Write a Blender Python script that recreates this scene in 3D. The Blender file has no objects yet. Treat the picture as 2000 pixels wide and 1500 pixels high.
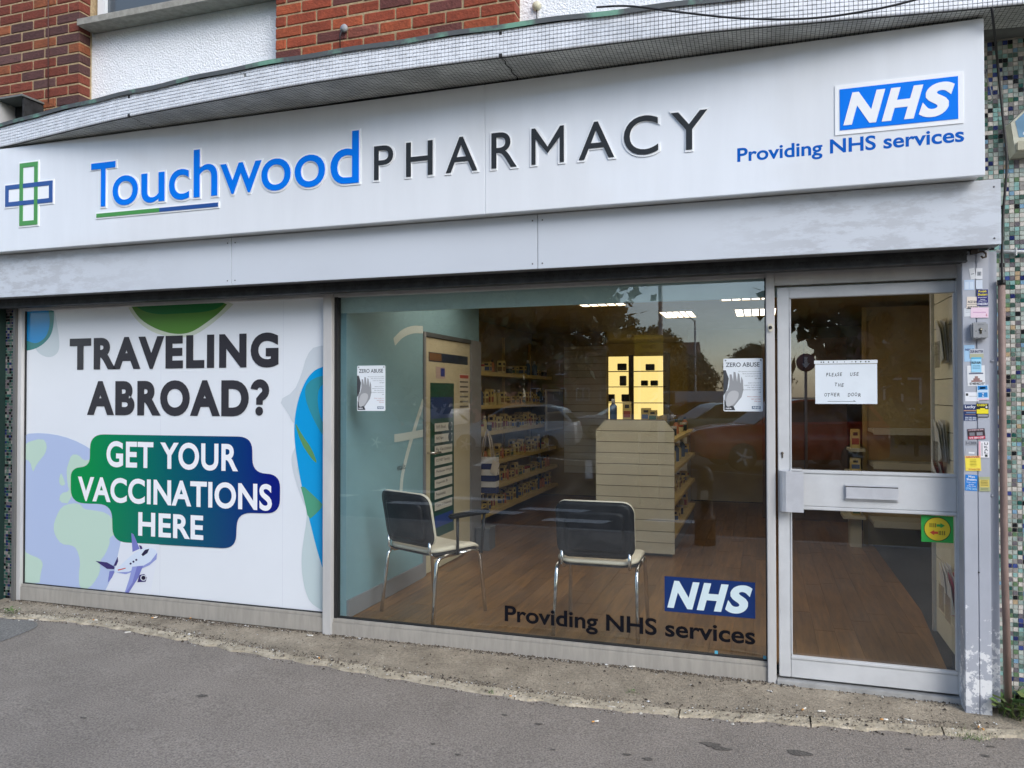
import bpy, bmesh, math, random
import numpy as np
from mathutils import Vector, Matrix
from mathutils.geometry import tessellate_polygon
random.seed(7)
scn = bpy.context.scene
C = scn.collection

# ------------------------------------------------------------------ camera
W_PX, F_PX, CX, CY = 2000.0, 1502.0, 1000.0, 750.0
YAW, PITCH, ROLL = 0.3145281, 0.01334331, 0.0009075
CAM = np.array([0.0, -4.4, 1.55])


def cam_matrix():
    c, s = math.cos(YAW), math.sin(YAW)
    Rz = np.array([[c, -s, 0], [s, c, 0], [0, 0, 1]])
    c, s = math.cos(PITCH), math.sin(PITCH)
    Rx = np.array([[1, 0, 0], [0, c, -s], [0, s, c]])
    c, s = math.cos(ROLL), math.sin(ROLL)
    Ry = np.array([[c, 0, s], [0, 1, 0], [-s, 0, c]])
    return Rz @ Rx @ Ry


MC = cam_matrix()
cd = bpy.data.cameras.new('camera')
cd.sensor_width = 36.0
cd.lens = F_PX / W_PX * 36.0
cd.clip_start, cd.clip_end = 0.05, 1000
cam = bpy.data.objects.new('camera', cd)
C.objects.link(cam)
R_, F_, U_ = MC[:, 0], MC[:, 1], MC[:, 2]
cam.matrix_world = Matrix(((R_[0], U_[0], -F_[0], CAM[0]), (R_[1], U_[1], -F_[1], CAM[1]), (R_[2], U_[2], -F_[2], CAM[2]), (0, 0, 0, 1)))
scn.camera = cam

# ------------------------------------------------------------------ sky, sun, exposure
SUN_EL, SUN_AZ = math.radians(36), math.radians(132)
world = bpy.data.worlds.new('World')
scn.world = world
world.use_nodes = True
nt = world.node_tree
bg = nt.nodes['Background']
sky = nt.nodes.new('ShaderNodeTexSky')
sky.sky_type = 'NISHITA'
sky.sun_disc = False
sky.sun_elevation = SUN_EL
sky.sun_rotation = SUN_AZ
sky.air_density, sky.dust_density, sky.ozone_density = 1.0, 1.2, 1.5
hs = nt.nodes.new('ShaderNodeHueSaturation')
hs.inputs['Saturation'].default_value = 0.9
nt.links.new(sky.outputs[0], hs.inputs['Color'])
# an even cloud layer: soft grey patches over the whole sky
tc = nt.nodes.new('ShaderNodeTexCoord')
mp = nt.nodes.new('ShaderNodeMapping')
mp.inputs['Scale'].default_value = (2.2, 2.2, 7.0)
nz = nt.nodes.new('ShaderNodeTexNoise')
nz.inputs['Scale'].default_value = 1.6
nz.inputs['Detail'].default_value = 7
cr = nt.nodes.new('ShaderNodeValToRGB')
cr.color_ramp.elements[0].position, cr.color_ramp.elements[0].color = 0.35, (0.80, 0.81, 0.83, 1)
cr.color_ramp.elements[1].position, cr.color_ramp.elements[1].color = 0.65, (1.12, 1.12, 1.12, 1)
mx = nt.nodes.new('ShaderNodeMix')
mx.data_type, mx.blend_type = 'RGBA', 'MULTIPLY'
mx.inputs[0].default_value = 1.0
nt.links.new(tc.outputs['Generated'], mp.inputs[0])
nt.links.new(mp.outputs[0], nz.inputs['Vector'])
nt.links.new(nz.outputs[0], cr.inputs[0])
nt.links.new(hs.outputs[0], mx.inputs[6])
nt.links.new(cr.outputs[0], mx.inputs[7])
nt.links.new(mx.outputs[2], bg.inputs['Color'])
bg.inputs['Strength'].default_value = 0.15
sl = bpy.data.lights.new('sun', 'SUN')
sl.energy, sl.angle, sl.color = 1.15, math.radians(36), (1.0, 0.99, 0.975)
sun = bpy.data.objects.new('sun', sl)
C.objects.link(sun)
sd = Vector((math.sin(SUN_AZ) * math.cos(SUN_EL), math.cos(SUN_AZ) * math.cos(SUN_EL), math.sin(SUN_EL)))
sun.rotation_euler = sd.to_track_quat('Z', 'Y').to_euler()
sun.location = sd * 30
vs = scn.view_settings
vs.view_transform, vs.look, vs.gamma, vs.exposure = 'Standard', 'None', 1.0, 1.0
vs.use_curve_mapping = False
cy = scn.cycles
cy.use_denoising = True
cy.max_bounces, cy.diffuse_bounces, cy.glossy_bounces, cy.transparent_max_bounces = 8, 4, 4, 16
cy.caustics_reflective = cy.caustics_refractive = False
cy.sample_clamp_indirect = 6.0


# ------------------------------------------------------------------ pixel -> place
def ray(x, y):
    return MC @ np.array([(x - CX) / F_PX, 1.0, -(y - CY) / F_PX])


def pY(x, y, Y=0.0):
    d = ray(x, y)
    return CAM + d * ((Y - CAM[1]) / d[1])


def pZ(x, y, Z=0.0):
    d = ray(x, y)
    return CAM + d * ((Z - CAM[2]) / d[2])


def pX(x, y, X=0.0):
    d = ray(x, y)
    return CAM + d * ((X - CAM[0]) / d[0])


# ------------------------------------------------------------------ materials
def srgb(r, g, b):
    f = lambda c: (c / 255 / 12.92) if c / 255 <= 0.04045 else ((c / 255 + 0.055) / 1.055) ** 2.4
    return (f(r), f(g), f(b))


def mat(name, col, rough=0.6, metal=0.0, var=0.0, vscale=8.0, bump=0.0, bscale=60.0, col2=None, ramp=(0.4, 0.62), spec=0.5, coat=0.0, stretch=None, objcol=False, detail=6, bdist=0.004, random_val=0.0, macro=0.0, mscale=1.1):
    m = bpy.data.materials.new(name)
    m.use_nodes = True
    t = m.node_tree
    N, L = t.nodes, t.links
    p = N['Principled BSDF']
    p.inputs['Roughness'].default_value = rough
    p.inputs['Metallic'].default_value = metal
    p.inputs['Specular IOR Level'].default_value = spec
    p.inputs['Coat Weight'].default_value = coat
    p.inputs['Coat Roughness'].default_value = 0.03
    p.inputs['Base Color'].default_value = (*col, 1)
    src = None
    if objcol:
        oi = N.new('ShaderNodeObjectInfo')
        src = oi.outputs['Color']
        L.new(src, p.inputs['Base Color'])
    co = N.new('ShaderNodeTexCoord')
    vec = co.outputs['Object']
    g = N.new('ShaderNodeNewGeometry')
    vec = g.outputs['Position']
    if stretch:
        mm = N.new('ShaderNodeMapping')
        mm.inputs['Scale'].default_value = stretch
        L.new(vec, mm.inputs[0])
        vec = mm.outputs[0]
    if var > 0 or col2:
        n = N.new('ShaderNodeTexNoise')
        n.inputs['Scale'].default_value = vscale
        n.inputs['Detail'].default_value = detail
        n.inputs['Roughness'].default_value = 0.6
        L.new(vec, n.inputs['Vector'])
        r = N.new('ShaderNodeValToRGB')
        e = r.color_ramp.elements
        e[0].position, e[1].position = ramp
        if col2:
            e[0].color, e[1].color = (*col, 1), (*col2, 1)
        else:
            e[0].color = (*[c * (1 - var) for c in col], 1)
            e[1].color = (*[min(1, c * (1 + var)) for c in col], 1)
        if objcol:
            e[0].color, e[1].color = (1 - var,) * 3 + (1,), (1 + var,) * 3 + (1,)
        L.new(n.outputs[0], r.inputs[0])
        outc = r.outputs[0]
        if objcol:
            x = N.new('ShaderNodeMix')
            x.data_type, x.blend_type = 'RGBA', 'MULTIPLY'
            x.inputs[0].default_value = 1
            L.new(src, x.inputs[6])
            L.new(outc, x.inputs[7])
            outc = x.outputs[2]
        L.new(outc, p.inputs['Base Color'])
        src = outc
    if macro > 0 and src is not None:
        n3 = N.new('ShaderNodeTexNoise')
        n3.inputs['Scale'].default_value = mscale
        n3.inputs['Detail'].default_value = 7
        n3.inputs['Roughness'].default_value = 0.65
        L.new(g.outputs['Position'], n3.inputs['Vector'])
        r3 = N.new('ShaderNodeMapRange')
        r3.inputs[1].default_value, r3.inputs[2].default_value, r3.inputs[3].default_value, r3.inputs[4].default_value = .3, .7, 1 - macro, 1 + macro
        L.new(n3.outputs[0], r3.inputs[0])
        x3 = N.new('ShaderNodeMix')
        x3.data_type, x3.blend_type = 'RGBA', 'MULTIPLY'
        x3.inputs[0].default_value = 1
        L.new(src, x3.inputs[6])
        L.new(r3.outputs[0], x3.inputs[7])
        L.new(x3.outputs[2], p.inputs['Base Color'])
        src = x3.outputs[2]
    if random_val > 0:
        oi = N.new('ShaderNodeObjectInfo')
        h = N.new('ShaderNodeHueSaturation')
        mr = N.new('ShaderNodeMapRange')
        mr.inputs[3].default_value, mr.inputs[4].default_value = 1 - random_val, 1 + random_val
        L.new(oi.outputs['Random'], mr.inputs[0])
        L.new(mr.outputs[0], h.inputs['Value'])
        if src is not None:
            L.new(src, h.inputs['Color'])
        else:
            h.inputs['Color'].default_value = (*col, 1)
        L.new(h.outputs[0], p.inputs['Base Color'])
    if bump > 0:
        n2 = N.new('ShaderNodeTexNoise')
        n2.inputs['Scale'].default_value = bscale
        n2.inputs['Detail'].default_value = 5
        L.new(vec, n2.inputs['Vector'])
        b = N.new('ShaderNodeBump')
        b.inputs['Strength'].default_value = bump
        b.inputs['Distance'].default_value = bdist
        L.new(n2.outputs[0], b.inputs['Height'])
        L.new(b.outputs[0], p.inputs['Normal'])
    return m


def emis(name, col, strength):
    m = bpy.data.materials.new(name)
    m.use_nodes = True
    t = m.node_tree
    p = t.nodes['Principled BSDF']
    p.inputs['Base Color'].default_value = (*col, 1)
    p.inputs['Emission Color'].default_value = (*col, 1)
    p.inputs['Emission Strength'].default_value = strength
    return m


def glass_mat(name, tint=(0.955, 0.975, 0.97), base=0.07):
    m = bpy.data.materials.new(name)
    m.use_nodes = True
    t = m.node_tree
    for n in list(t.nodes):
        if n.type != 'OUTPUT_MATERIAL':
            t.nodes.remove(n)
    out = [n for n in t.nodes if n.type == 'OUTPUT_MATERIAL'][0]
    tr = t.nodes.new('ShaderNodeBsdfTransparent')
    tr.inputs[0].default_value = (*tint, 1)
    gl = t.nodes.new('ShaderNodeBsdfGlossy')
    gl.inputs['Roughness'].default_value = 0.0
    gl.inputs['Color'].default_value = (0.95, 0.97, 1, 1)
    lw = t.nodes.new('ShaderNodeLayerWeight')      # Schlick reflectance, the same from both sides of a sheet
    lw.inputs[0].default_value = 0.5
    pw = t.nodes.new('ShaderNodeMath')
    pw.operation = 'POWER'
    pw.inputs[1].default_value = 5.0
    ad = t.nodes.new('ShaderNodeMath')
    ad.operation = 'MULTIPLY_ADD'
    ad.inputs[1].default_value = 1 - base
    ad.inputs[2].default_value = base
    ad.use_clamp = True
    mix = t.nodes.new('ShaderNodeMixShader')
    t.links.new(lw.outputs['Facing'], pw.inputs[0])
    t.links.new(pw.outputs[0], ad.inputs[0])
    t.links.new(ad.outputs[0], mix.inputs[0])
    t.links.new(tr.outputs[0], mix.inputs[1])
    t.links.new(gl.outputs[0], mix.inputs[2])
    g = t.nodes.new('ShaderNodeNewGeometry')      # faint dust and smears on the sheet
    nz_ = t.nodes.new('ShaderNodeTexNoise')
    nz_.inputs['Scale'].default_value = 3.5
    nz_.inputs['Detail'].default_value = 9
    nz_.inputs['Roughness'].default_value = 0.7
    nz_.inputs['Distortion'].default_value = 1.2
    t.links.new(g.outputs['Position'], nz_.inputs['Vector'])
    mr_ = t.nodes.new('ShaderNodeMapRange')
    mr_.inputs[1].default_value, mr_.inputs[2].default_value, mr_.inputs[3].default_value, mr_.inputs[4].default_value = 0.45, 0.75, 0.0, 0.02
    t.links.new(nz_.outputs[0], mr_.inputs[0])
    df_ = t.nodes.new('ShaderNodeBsdfDiffuse')
    df_.inputs[0].default_value = (0.5, 0.5, 0.48, 1)
    m2_ = t.nodes.new('ShaderNodeMixShader')
    t.links.new(mr_.outputs[0], m2_.inputs[0])
    t.links.new(mix.outputs[0], m2_.inputs[1])
    t.links.new(df_.outputs[0], m2_.inputs[2])
    t.links.new(m2_.outputs[0], out.inputs[0])
    return m


def gradient_mat(name, c0, c1, c2, x0, x1):
    m = bpy.data.materials.new(name)
    m.use_nodes = True
    t = m.node_tree
    p = t.nodes['Principled BSDF']
    p.inputs['Roughness'].default_value = 0.25
    g = t.nodes.new('ShaderNodeNewGeometry')
    s = t.nodes.new('ShaderNodeSeparateXYZ')
    r = t.nodes.new('ShaderNodeMapRange')
    r.inputs[1].default_value, r.inputs[2].default_value = x0, x1
    k = t.nodes.new('ShaderNodeValToRGB')
    k.color_ramp.elements[0].color = (*c0, 1)
    k.color_ramp.elements[1].color = (*c2, 1)
    e = k.color_ramp.elements.new(0.5)
    e.color = (*c1, 1)
    t.links.new(g.outputs['Position'], s.inputs[0])
    t.links.new(s.outputs[0], r.inputs[0])
    t.links.new(r.outputs[0], k.inputs[0])
    t.links.new(k.outputs[0], p.inputs['Base Color'])
    return m


MAT = {}
_flat = {}


def flat(r, g, b, rough=0.35):
    k = (r, g, b, rough)
    if k not in _flat:
        _flat[k] = mat('print_%d_%d_%d' % (r, g, b), srgb(r, g, b), rough)
    return _flat[k]


# ------------------------------------------------------------------ mesh helpers
class MB:
    def __init__(self):
        self.v, self.f, self.mi, self.sm = [], [], [], []

    def add(self, vs, fs, mi=0, smooth=False):
        o = len(self.v)
        self.v += [tuple(float(c) for c in p) for p in vs]
        for f in fs:
            self.f.append([o + i for i in f])
            self.mi.append(mi)
            self.sm.append(smooth)
        return self

    def box(self, x0, x1, y0, y1, z0, z1, mi=0):
        vs = [(x, y, z) for x in (x0, x1) for y in (y0, y1) for z in (z0, z1)]
        return self.add(vs, [(0, 1, 3, 2), (4, 6, 7, 5), (0, 4, 5, 1), (2, 3, 7, 6), (0, 2, 6, 4), (1, 5, 7, 3)], mi)

    def bbox(self, x0, x1, y0, y1, z0, z1, b=0.004, mi=0):
        """box with bevelled edges"""
        bm = bmesh.new()
        bmesh.ops.create_cube(bm, size=1.0)
        for v in bm.verts:
            v.co = ((x0 + x1) / 2 + v.co.x * (x1 - x0), (y0 + y1) / 2 + v.co.y * (y1 - y0), (z0 + z1) / 2 + v.co.z * (z1 - z0))
        bmesh.ops.bevel(bm, geom=bm.edges[:], offset=b, segments=2, affect='EDGES')
        bm.verts.index_update()
        self.add([v.co[:] for v in bm.verts], [[v.index for v in f.verts] for f in bm.faces], mi)
        bm.free()
        return self

    def poly(self, pts, mi=0):
        """a flat polygon given as 3-d points"""
        tri = tessellate_polygon([[Vector(p) for p in pts]])
        return self.add(pts, [list(t) for t in tri], mi)

    def prism(self, pts, off, mi=0):
        """polygon pts extruded by the vector off"""
        n = len(pts)
        p2 = [tuple(a + b for a, b in zip(p, off)) for p in pts]
        tri = tessellate_polygon([[Vector(p) for p in pts]])
        fs = [list(t) for t in tri] + [[n + i for i in reversed(t)] for t in tri]
        fs += [[i, (i + 1) % n, n + (i + 1) % n, n + i] for i in range(n)]
        return self.add(list(pts) + p2, fs, mi)

    def tube(self, path, r, seg=10, mi=0, caps=True, radii=None):
        P = [Vector(p) for p in path]
        n = len(P)
        vs, fs = [], []
        up = Vector((0, 0, 1))
        prev = None
        for i, p in enumerate(P):
            d = (P[min(i + 1, n - 1)] - P[max(i - 1, 0)]).normalized()
            a = prev if prev is not None else (up if abs(d.z) < 0.9 else Vector((1, 0, 0)))
            a = (a - d * a.dot(d))
            if a.length < 1e-6:
                a = d.orthogonal()
            a.normalize()
            prev = a
            b = d.cross(a)
            rr = radii[i] if radii else r
            for k in range(seg):
                t = 2 * math.pi * k / seg
                vs.append(p + (a * math.cos(t) + b * math.sin(t)) * rr)
        for i in range(n - 1):
            for k in range(seg):
                k2 = (k + 1) % seg
                fs.append((i * seg + k, i * seg + k2, (i + 1) * seg + k2, (i + 1) * seg + k))
        o = len(self.v)
        self.add(vs, fs, mi, True)
        if caps:
            for base, rev in ((0, True), ((n - 1) * seg, False)):
                f = [o + base + k for k in range(seg)]
                self.f.append(f[::-1] if rev else f)
                self.mi.append(mi)
                self.sm.append(False)
        return self

    def lathe(self, prof, cx=0, cy=0, z=0, seg=16, mi=0, axis='z'):
        vs, fs = [], []
        n = len(prof)
        for r, h in prof:
            for k in range(seg):
                t = 2 * math.pi * k / seg
                if axis == 'z':
                    vs.append((cx + r * math.cos(t), cy + r * math.sin(t), z + h))
                elif axis == 'y':
                    vs.append((cx + r * math.cos(t), cy + h, z + r * math.sin(t)))
                else:
                    vs.append((cx + h, cy + r * math.cos(t), z + r * math.sin(t)))
        for i in range(n - 1):
            for k in range(seg):
                k2 = (k + 1) % seg
                fs.append((i * seg + k, i * seg + k2, (i + 1) * seg + k2, (i + 1) * seg + k))
        fs.append(list(range(seg))[::-1])
        fs.append([(n - 1) * seg + k for k in range(seg)])
        return self.add(vs, fs, mi, True)

    def mesh(self, name, mats):
        me = bpy.data.meshes.new(name)
        me.from_pydata(self.v, [], self.f)
        for m in (mats if isinstance(mats, (list, tuple)) else [mats]):
            me.materials.append(m)
        me.polygons.foreach_set('material_index', self.mi)
        me.polygons.foreach_set('use_smooth', self.sm)
        me.update()
        bm = bmesh.new()
        bm.from_mesh(me)
        bmesh.ops.recalc_face_normals(bm, faces=bm.faces)
        bm.to_mesh(me)
        bm.free()
        return me

    def build(self, name, mats, parent=None, loc=None, rz=0.0):
        o = bpy.data.objects.new(name, self.mesh(name, mats))
        C.objects.link(o)
        if parent is not None:
            o.parent = parent
        if loc is not None:
            o.location = loc
        o.rotation_euler.z = rz
        return o


def tag(o, label, cat, group=None):
    o['label'], o['category'] = label, cat
    if group:
        o['group'] = group
    return o


def thing(name, label, cat, group=None, loc=(0, 0, 0), rz=0.0):
    o = bpy.data.objects.new(name, None)
    C.objects.link(o)
    o.location = loc
    o.rotation_euler.z = rz
    return tag(o, label, cat, group)


def struct(o):
    o['kind'] = 'structure'
    return o


def copy_tree(o, parent=None):
    c = o.copy()
    C.objects.link(c)
    c.parent = parent
    for ch in list(o.children):
        copy_tree(ch, c)
    return c


_curve_n = 0


def text_raw(body, offset=0.0, shear=0.0, spacing=1.0, extrude=0.0, align='LEFT', line=1.0, res=6):
    cu = bpy.data.curves.new('tmp', 'FONT')
    cu.body, cu.offset, cu.shear, cu.space_character, cu.extrude = body, offset, shear, spacing, extrude
    cu.align_x, cu.space_line, cu.resolution_u = align, line, res
    ob = bpy.data.objects.new('tmp', cu)
    me = bpy.data.meshes.new_from_object(ob)
    vs = [v.co.copy() for v in me.vertices]
    fs = [list(p.vertices) for p in me.polygons]
    bpy.data.objects.remove(ob)
    bpy.data.curves.remove(cu)
    bpy.data.meshes.remove(me)
    return vs, fs


def text_on(name, body, O, u, v, w, h, m, parent, thick=0.0, jitter=0.0, **kw):
    """lettering fitted into the w x h rectangle at O spanned by unit vectors u, v"""
    vs, fs = text_raw(body, extrude=(0.05 if thick else 0.0), **kw)
    xs, ys = [p.x for p in vs], [p.y for p in vs]
    x0, x1, y0, y1 = min(xs), max(xs), min(ys), max(ys)
    u, v, O = Vector(u), Vector(v), Vector(O)
    n = u.cross(v)
    out = []
    for p in vs:
        a = (p.x - x0) / max(1e-6, x1 - x0) * w
        b = (p.y - y0) / max(1e-6, y1 - y0) * h if h else (p.y - y0) / (x1 - x0) * w
        c = (p.z / 0.05) * thick / 2 + thick / 2 if thick else 0.0
        out.append(O + u * a + v * b + n * c)
    return MB().add(out, fs).build(name, m, parent)


UX, UZ = (1, 0, 0), (0, 0, 1)          # a wall that faces the street (normal -Y)


def text_px(name, body, px0, px1, top, base, Y, m, parent, **kw):
    """lettering on the plane Y: px0/px1 = (x, y) of its two ends at mid height, top/base = y at its left end"""
    a, b = pY(*px0, Y), pY(*px1, Y)
    zt, zb = pY(px0[0], top, Y)[2], pY(px0[0], base, Y)[2]
    return text_on(name, body, (a[0], Y, zb), UX, UZ, b[0] - a[0], zt - zb, m, parent, **kw)


def px_poly(pts, Y):
    return [tuple(pY(x, y, Y)) for x, y in pts]


def smooth_closed(pts, it=2):
    for _ in range(it):
        q = []
        n = len(pts)
        for i in range(n):
            a, b = pts[i], pts[(i + 1) % n]
            q.append((a[0] * .75 + b[0] * .25, a[1] * .75 + b[1] * .25))
            q.append((a[0] * .25 + b[0] * .75, a[1] * .25 + b[1] * .75))
        pts = q
    return pts


def round_poly(pts, r, seg=7):
    out = []
    n = len(pts)
    for i in range(n):
        p = np.array(pts[i], float)
        a, b = np.array(pts[i - 1], float), np.array(pts[(i + 1) % n], float)
        da, db = np.linalg.norm(a - p), np.linalg.norm(b - p)
        ra = min(r, da / 2, db / 2)
        A, B = p + (a - p) / da * ra, p + (b - p) / db * ra
        for k in range(seg + 1):
            t = k / seg
            out.append(tuple((1 - t) ** 2 * A + 2 * t * (1 - t) * p + t * t * B))
    return out


def circ(cx, cyy, r, n=40, ry=None):
    ry = ry or r
    return [(cx + r * math.cos(2 * math.pi * k / n), cyy + ry * math.sin(2 * math.pi * k / n)) for k in range(n)]


def spline(pts, n=60):
    """Catmull-Rom through 2-d points"""
    P = [np.array(p, float) for p in pts]
    P = [2 * P[0] - P[1]] + P + [2 * P[-1] - P[-2]]
    out = []
    m = len(P) - 3
    for k in range(n):
        t = k / (n - 1) * m
        i = min(int(t), m - 1)
        t -= i
        a, b, c, d = P[i:i + 4]
        out.append(0.5 * (2 * b + (c - a) * t + (2 * a - 5 * b + 4 * c - d) * t * t + (3 * b - a - 3 * c + d) * t ** 3))
    return out


# ------------------------------------------------------------------ shared materials
M = MAT
M['asphalt'] = mat('asphalt', (0.142, 0.123, 0.104), 0.9, col2=(0.37, 0.326, 0.278), vscale=110, bump=1.0, bscale=150, ramp=(0.30, 0.68), bdist=0.008, spec=0.25, detail=9, macro=.14, mscale=1.6)
M['asphalt_dark'] = mat('asphalt_dark', (0.055, 0.054, 0.053), 0.92, var=0.35, vscale=60, bump=0.9, bscale=140, ramp=(0.3, 0.7), bdist=0.006, spec=0.3)
M['concrete'] = mat('apron_concrete', (0.225, 0.19, 0.142), 0.95, col2=(0.40, 0.345, 0.262), vscale=70, bump=1.0, bscale=110, ramp=(0.3, 0.7), bdist=0.01, spec=0.2, macro=.30, mscale=4)
M['edging'] = mat('edging_stone', (0.29, 0.25, 0.18), 0.95, col2=(0.55, 0.48, 0.365), vscale=14, bump=1.0, bscale=60, ramp=(0.3, 0.7), bdist=0.01, spec=0.2, macro=.22, mscale=6)
M['alu'] = mat('anodised_aluminium', srgb(204, 203, 201), 0.42, metal=0.1, var=0.10, vscale=3, bump=0.05, bscale=200, stretch=(1, 1, 0.3))
M['alu_sill'] = mat('weathered_aluminium', srgb(168, 163, 154), 0.55, metal=0.05, var=0.08, vscale=9, stretch=(3, 1, .5), bump=0.06, bscale=120)
M['alu_door'] = mat('door_aluminium', srgb(208, 210, 211), 0.38, metal=0.12, var=0.07, vscale=4)
M['alu_bright'] = mat('polished_aluminium', srgb(214, 216, 220), 0.28, metal=0.3, var=0.05, vscale=12)
M['rubber'] = mat('black_gasket', (0.012, 0.012, 0.013), 0.6)
M['dark'] = mat('dark_void', (0.02, 0.02, 0.021), 0.9, var=0.4, vscale=20)
M['shutter_dark'] = mat('shutter_dark', (0.028, 0.029, 0.03), 0.6, var=0.4, vscale=14, bump=0.2)
M['fascia_white'] = mat('sign_white', srgb(229, 233, 237), 0.06, var=0.014, vscale=2.5, spec=0.5, stretch=(4, 1, .6))
M['acrylic_white'] = mat('acrylic_white', srgb(245, 247, 248), 0.2)
M['sign_under'] = mat('sign_tray', srgb(206, 208, 206), 0.5, var=0.1, vscale=6)
M['glass'] = glass_mat('window_glass')
M['teal'] = mat('teal_wall', srgb(122, 158, 168), 0.7, var=0.03, vscale=2)
M['skirting'] = mat('grey_skirting', srgb(128, 130, 134), 0.5)
M['cream'] = mat('cream_panel', srgb(226, 222, 200), 0.5, var=0.03, vscale=4)
M['cream_dark'] = mat('cream_groove', srgb(112, 102, 84), 0.7)
M['shelf'] = mat('shelf_cream_warm_lit', srgb(222, 198, 124), 0.5, var=0.03, vscale=6)  # cream pushed to yellow: warm shop light painted into the shelf colour
M['ceiling'] = mat('ceiling_tile', srgb(170, 155, 120), 0.9, var=0.05, vscale=4)
M['inner_wall'] = mat('shop_wall', srgb(176, 156, 112), 0.85, var=0.06, vscale=3)
M['wood'] = mat('floor_plank', srgb(140, 102, 58), 0.34, col2=srgb(92, 65, 36), vscale=4, stretch=(9, 0.8, 1), bump=0.1, bscale=30, ramp=(0.3, 0.75), random_val=0.22)
M['carpet'] = mat('dark_carpet', srgb(38, 44, 52), 0.95, var=0.3, vscale=200)
M['black_plastic'] = mat('black_plastic', (0.014, 0.014, 0.016), 0.5, var=0.2, vscale=20, spec=.3)
M['cream_vinyl'] = mat('cream_vinyl', srgb(214, 204, 184), 0.45)
M['chrome'] = mat('chrome', (0.75, 0.76, 0.78), 0.12, metal=1.0)
M['plaster'] = mat('white_roughcast', srgb(243, 244, 246), 0.95, var=0.03, vscale=30, bump=0.8, bscale=75, bdist=0.014)
M['mortar'] = mat('mortar', srgb(166, 145, 112), 0.95, var=0.18, vscale=40, bump=0.6, bscale=120)
M['white_tile'] = mat('white_mosaic_tile', srgb(230, 233, 237), 0.3, var=0.08, vscale=14)
M['grout'] = mat('grey_grout', srgb(140, 143, 144), 0.9, var=0.15, vscale=12)
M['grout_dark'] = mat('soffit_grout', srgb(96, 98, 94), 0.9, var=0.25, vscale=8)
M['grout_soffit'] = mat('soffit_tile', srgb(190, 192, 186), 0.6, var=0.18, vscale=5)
M['copper'] = mat('lead_flashing', srgb(92, 97, 99), 0.7, col2=srgb(120, 168, 146), vscale=4, ramp=(0.50, 0.62), bump=0.4, bscale=40)
M['post_grey'] = mat('grey_paint', srgb(168, 172, 180), 0.55, var=0.05, vscale=6)
M['pipe'] = mat('brown_pipe', srgb(128, 108, 100), 0.6, var=0.12, vscale=10)
M['cable'] = mat('black_cable', (0.012, 0.012, 0.013), 0.5)
M['grey_cable'] = mat('grey_cable', srgb(150, 152, 150), 0.5)


def box_mat_worn():
    """painted shutter box: grey-white paint, worn to dull streaky metal towards both ends"""
    m = bpy.data.materials.new('worn_box_paint')
    m.use_nodes = True
    t = m.node_tree
    N, L = t.nodes, t.links
    p = N['Principled BSDF']
    p.inputs['Roughness'].default_value = 0.45
    g = N.new('ShaderNodeNewGeometry')
    s = N.new('ShaderNodeSeparateXYZ')
    L.new(g.outputs['Position'], s.inputs[0])
    n = N.new('ShaderNodeTexNoise')
    n.inputs['Scale'].default_value = 9
    n.inputs['Detail'].default_value = 12
    n.inputs['Roughness'].default_value = 0.72
    mm = N.new('ShaderNodeMapping')
    mm.inputs['Scale'].default_value = (0.7, 1, 2.2)
    L.new(g.outputs['Position'], mm.inputs[0])
    L.new(mm.outputs[0], n.inputs['Vector'])
    # wear amount: two worn stretches
    a = N.new('ShaderNodeMapRange')
    a.inputs[1].default_value, a.inputs[2].default_value, a.inputs[3].default_value, a.inputs[4].default_value = -4.9, -3.6, 0.5, 0.0
    b = N.new('ShaderNodeMapRange')
    b.inputs[1].default_value, b.inputs[2].default_value, b.inputs[3].default_value, b.inputs[4].default_value = -0.35, 0.25, 0.0, 0.42
    L.new(s.outputs[0], a.inputs[0])
    L.new(s.outputs[0], b.inputs[0])
    ad = N.new('ShaderNodeMath')
    ad.operation = 'ADD'
    L.new(a.outputs[0], ad.inputs[0])
    L.new(b.outputs[0], ad.inputs[1])
    ml = N.new('ShaderNodeMath')
    ml.operation = 'MULTIPLY'
    r = N.new('ShaderNodeValToRGB')
    r.color_ramp.elements[0].position, r.color_ramp.elements[1].position = 0.46, 0.56
    L.new(n.outputs[0], r.inputs[0])
    L.new(ad.outputs[0], ml.inputs[0])
    L.new(r.outputs[0], ml.inputs[1])
    fl = N.new('ShaderNodeMath')
    fl.operation = 'MULTIPLY_ADD'
    fl.inputs[1].default_value = 0.9
    L.new(ml.outputs[0], fl.inputs[0])
    n2 = N.new('ShaderNodeTexNoise')
    n2.inputs['Scale'].default_value = 1.3
    n2.inputs['Detail'].default_value = 6
    L.new(g.outputs['Position'], n2.inputs['Vector'])
    r2 = N.new('ShaderNodeMapRange')
    r2.inputs[1].default_value, r2.inputs[2].default_value, r2.inputs[3].default_value, r2.inputs[4].default_value = 0.45, 0.75, 0.0, 0.14
    L.new(n2.outputs[0], r2.inputs[0])
    L.new(r2.outputs[0], fl.inputs[2])
    mxn = N.new('ShaderNodeMix')
    mxn.data_type = 'RGBA'
    mxn.inputs[6].default_value = (*srgb(204, 210, 217), 1)
    mxn.inputs[7].default_value = (*srgb(160, 161, 164), 1)
    L.new(fl.outputs[0], mxn.inputs[0])
    L.new(mxn.outputs[2], p.inputs['Base Color'])
    return m


M['box'] = box_mat_worn()


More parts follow.
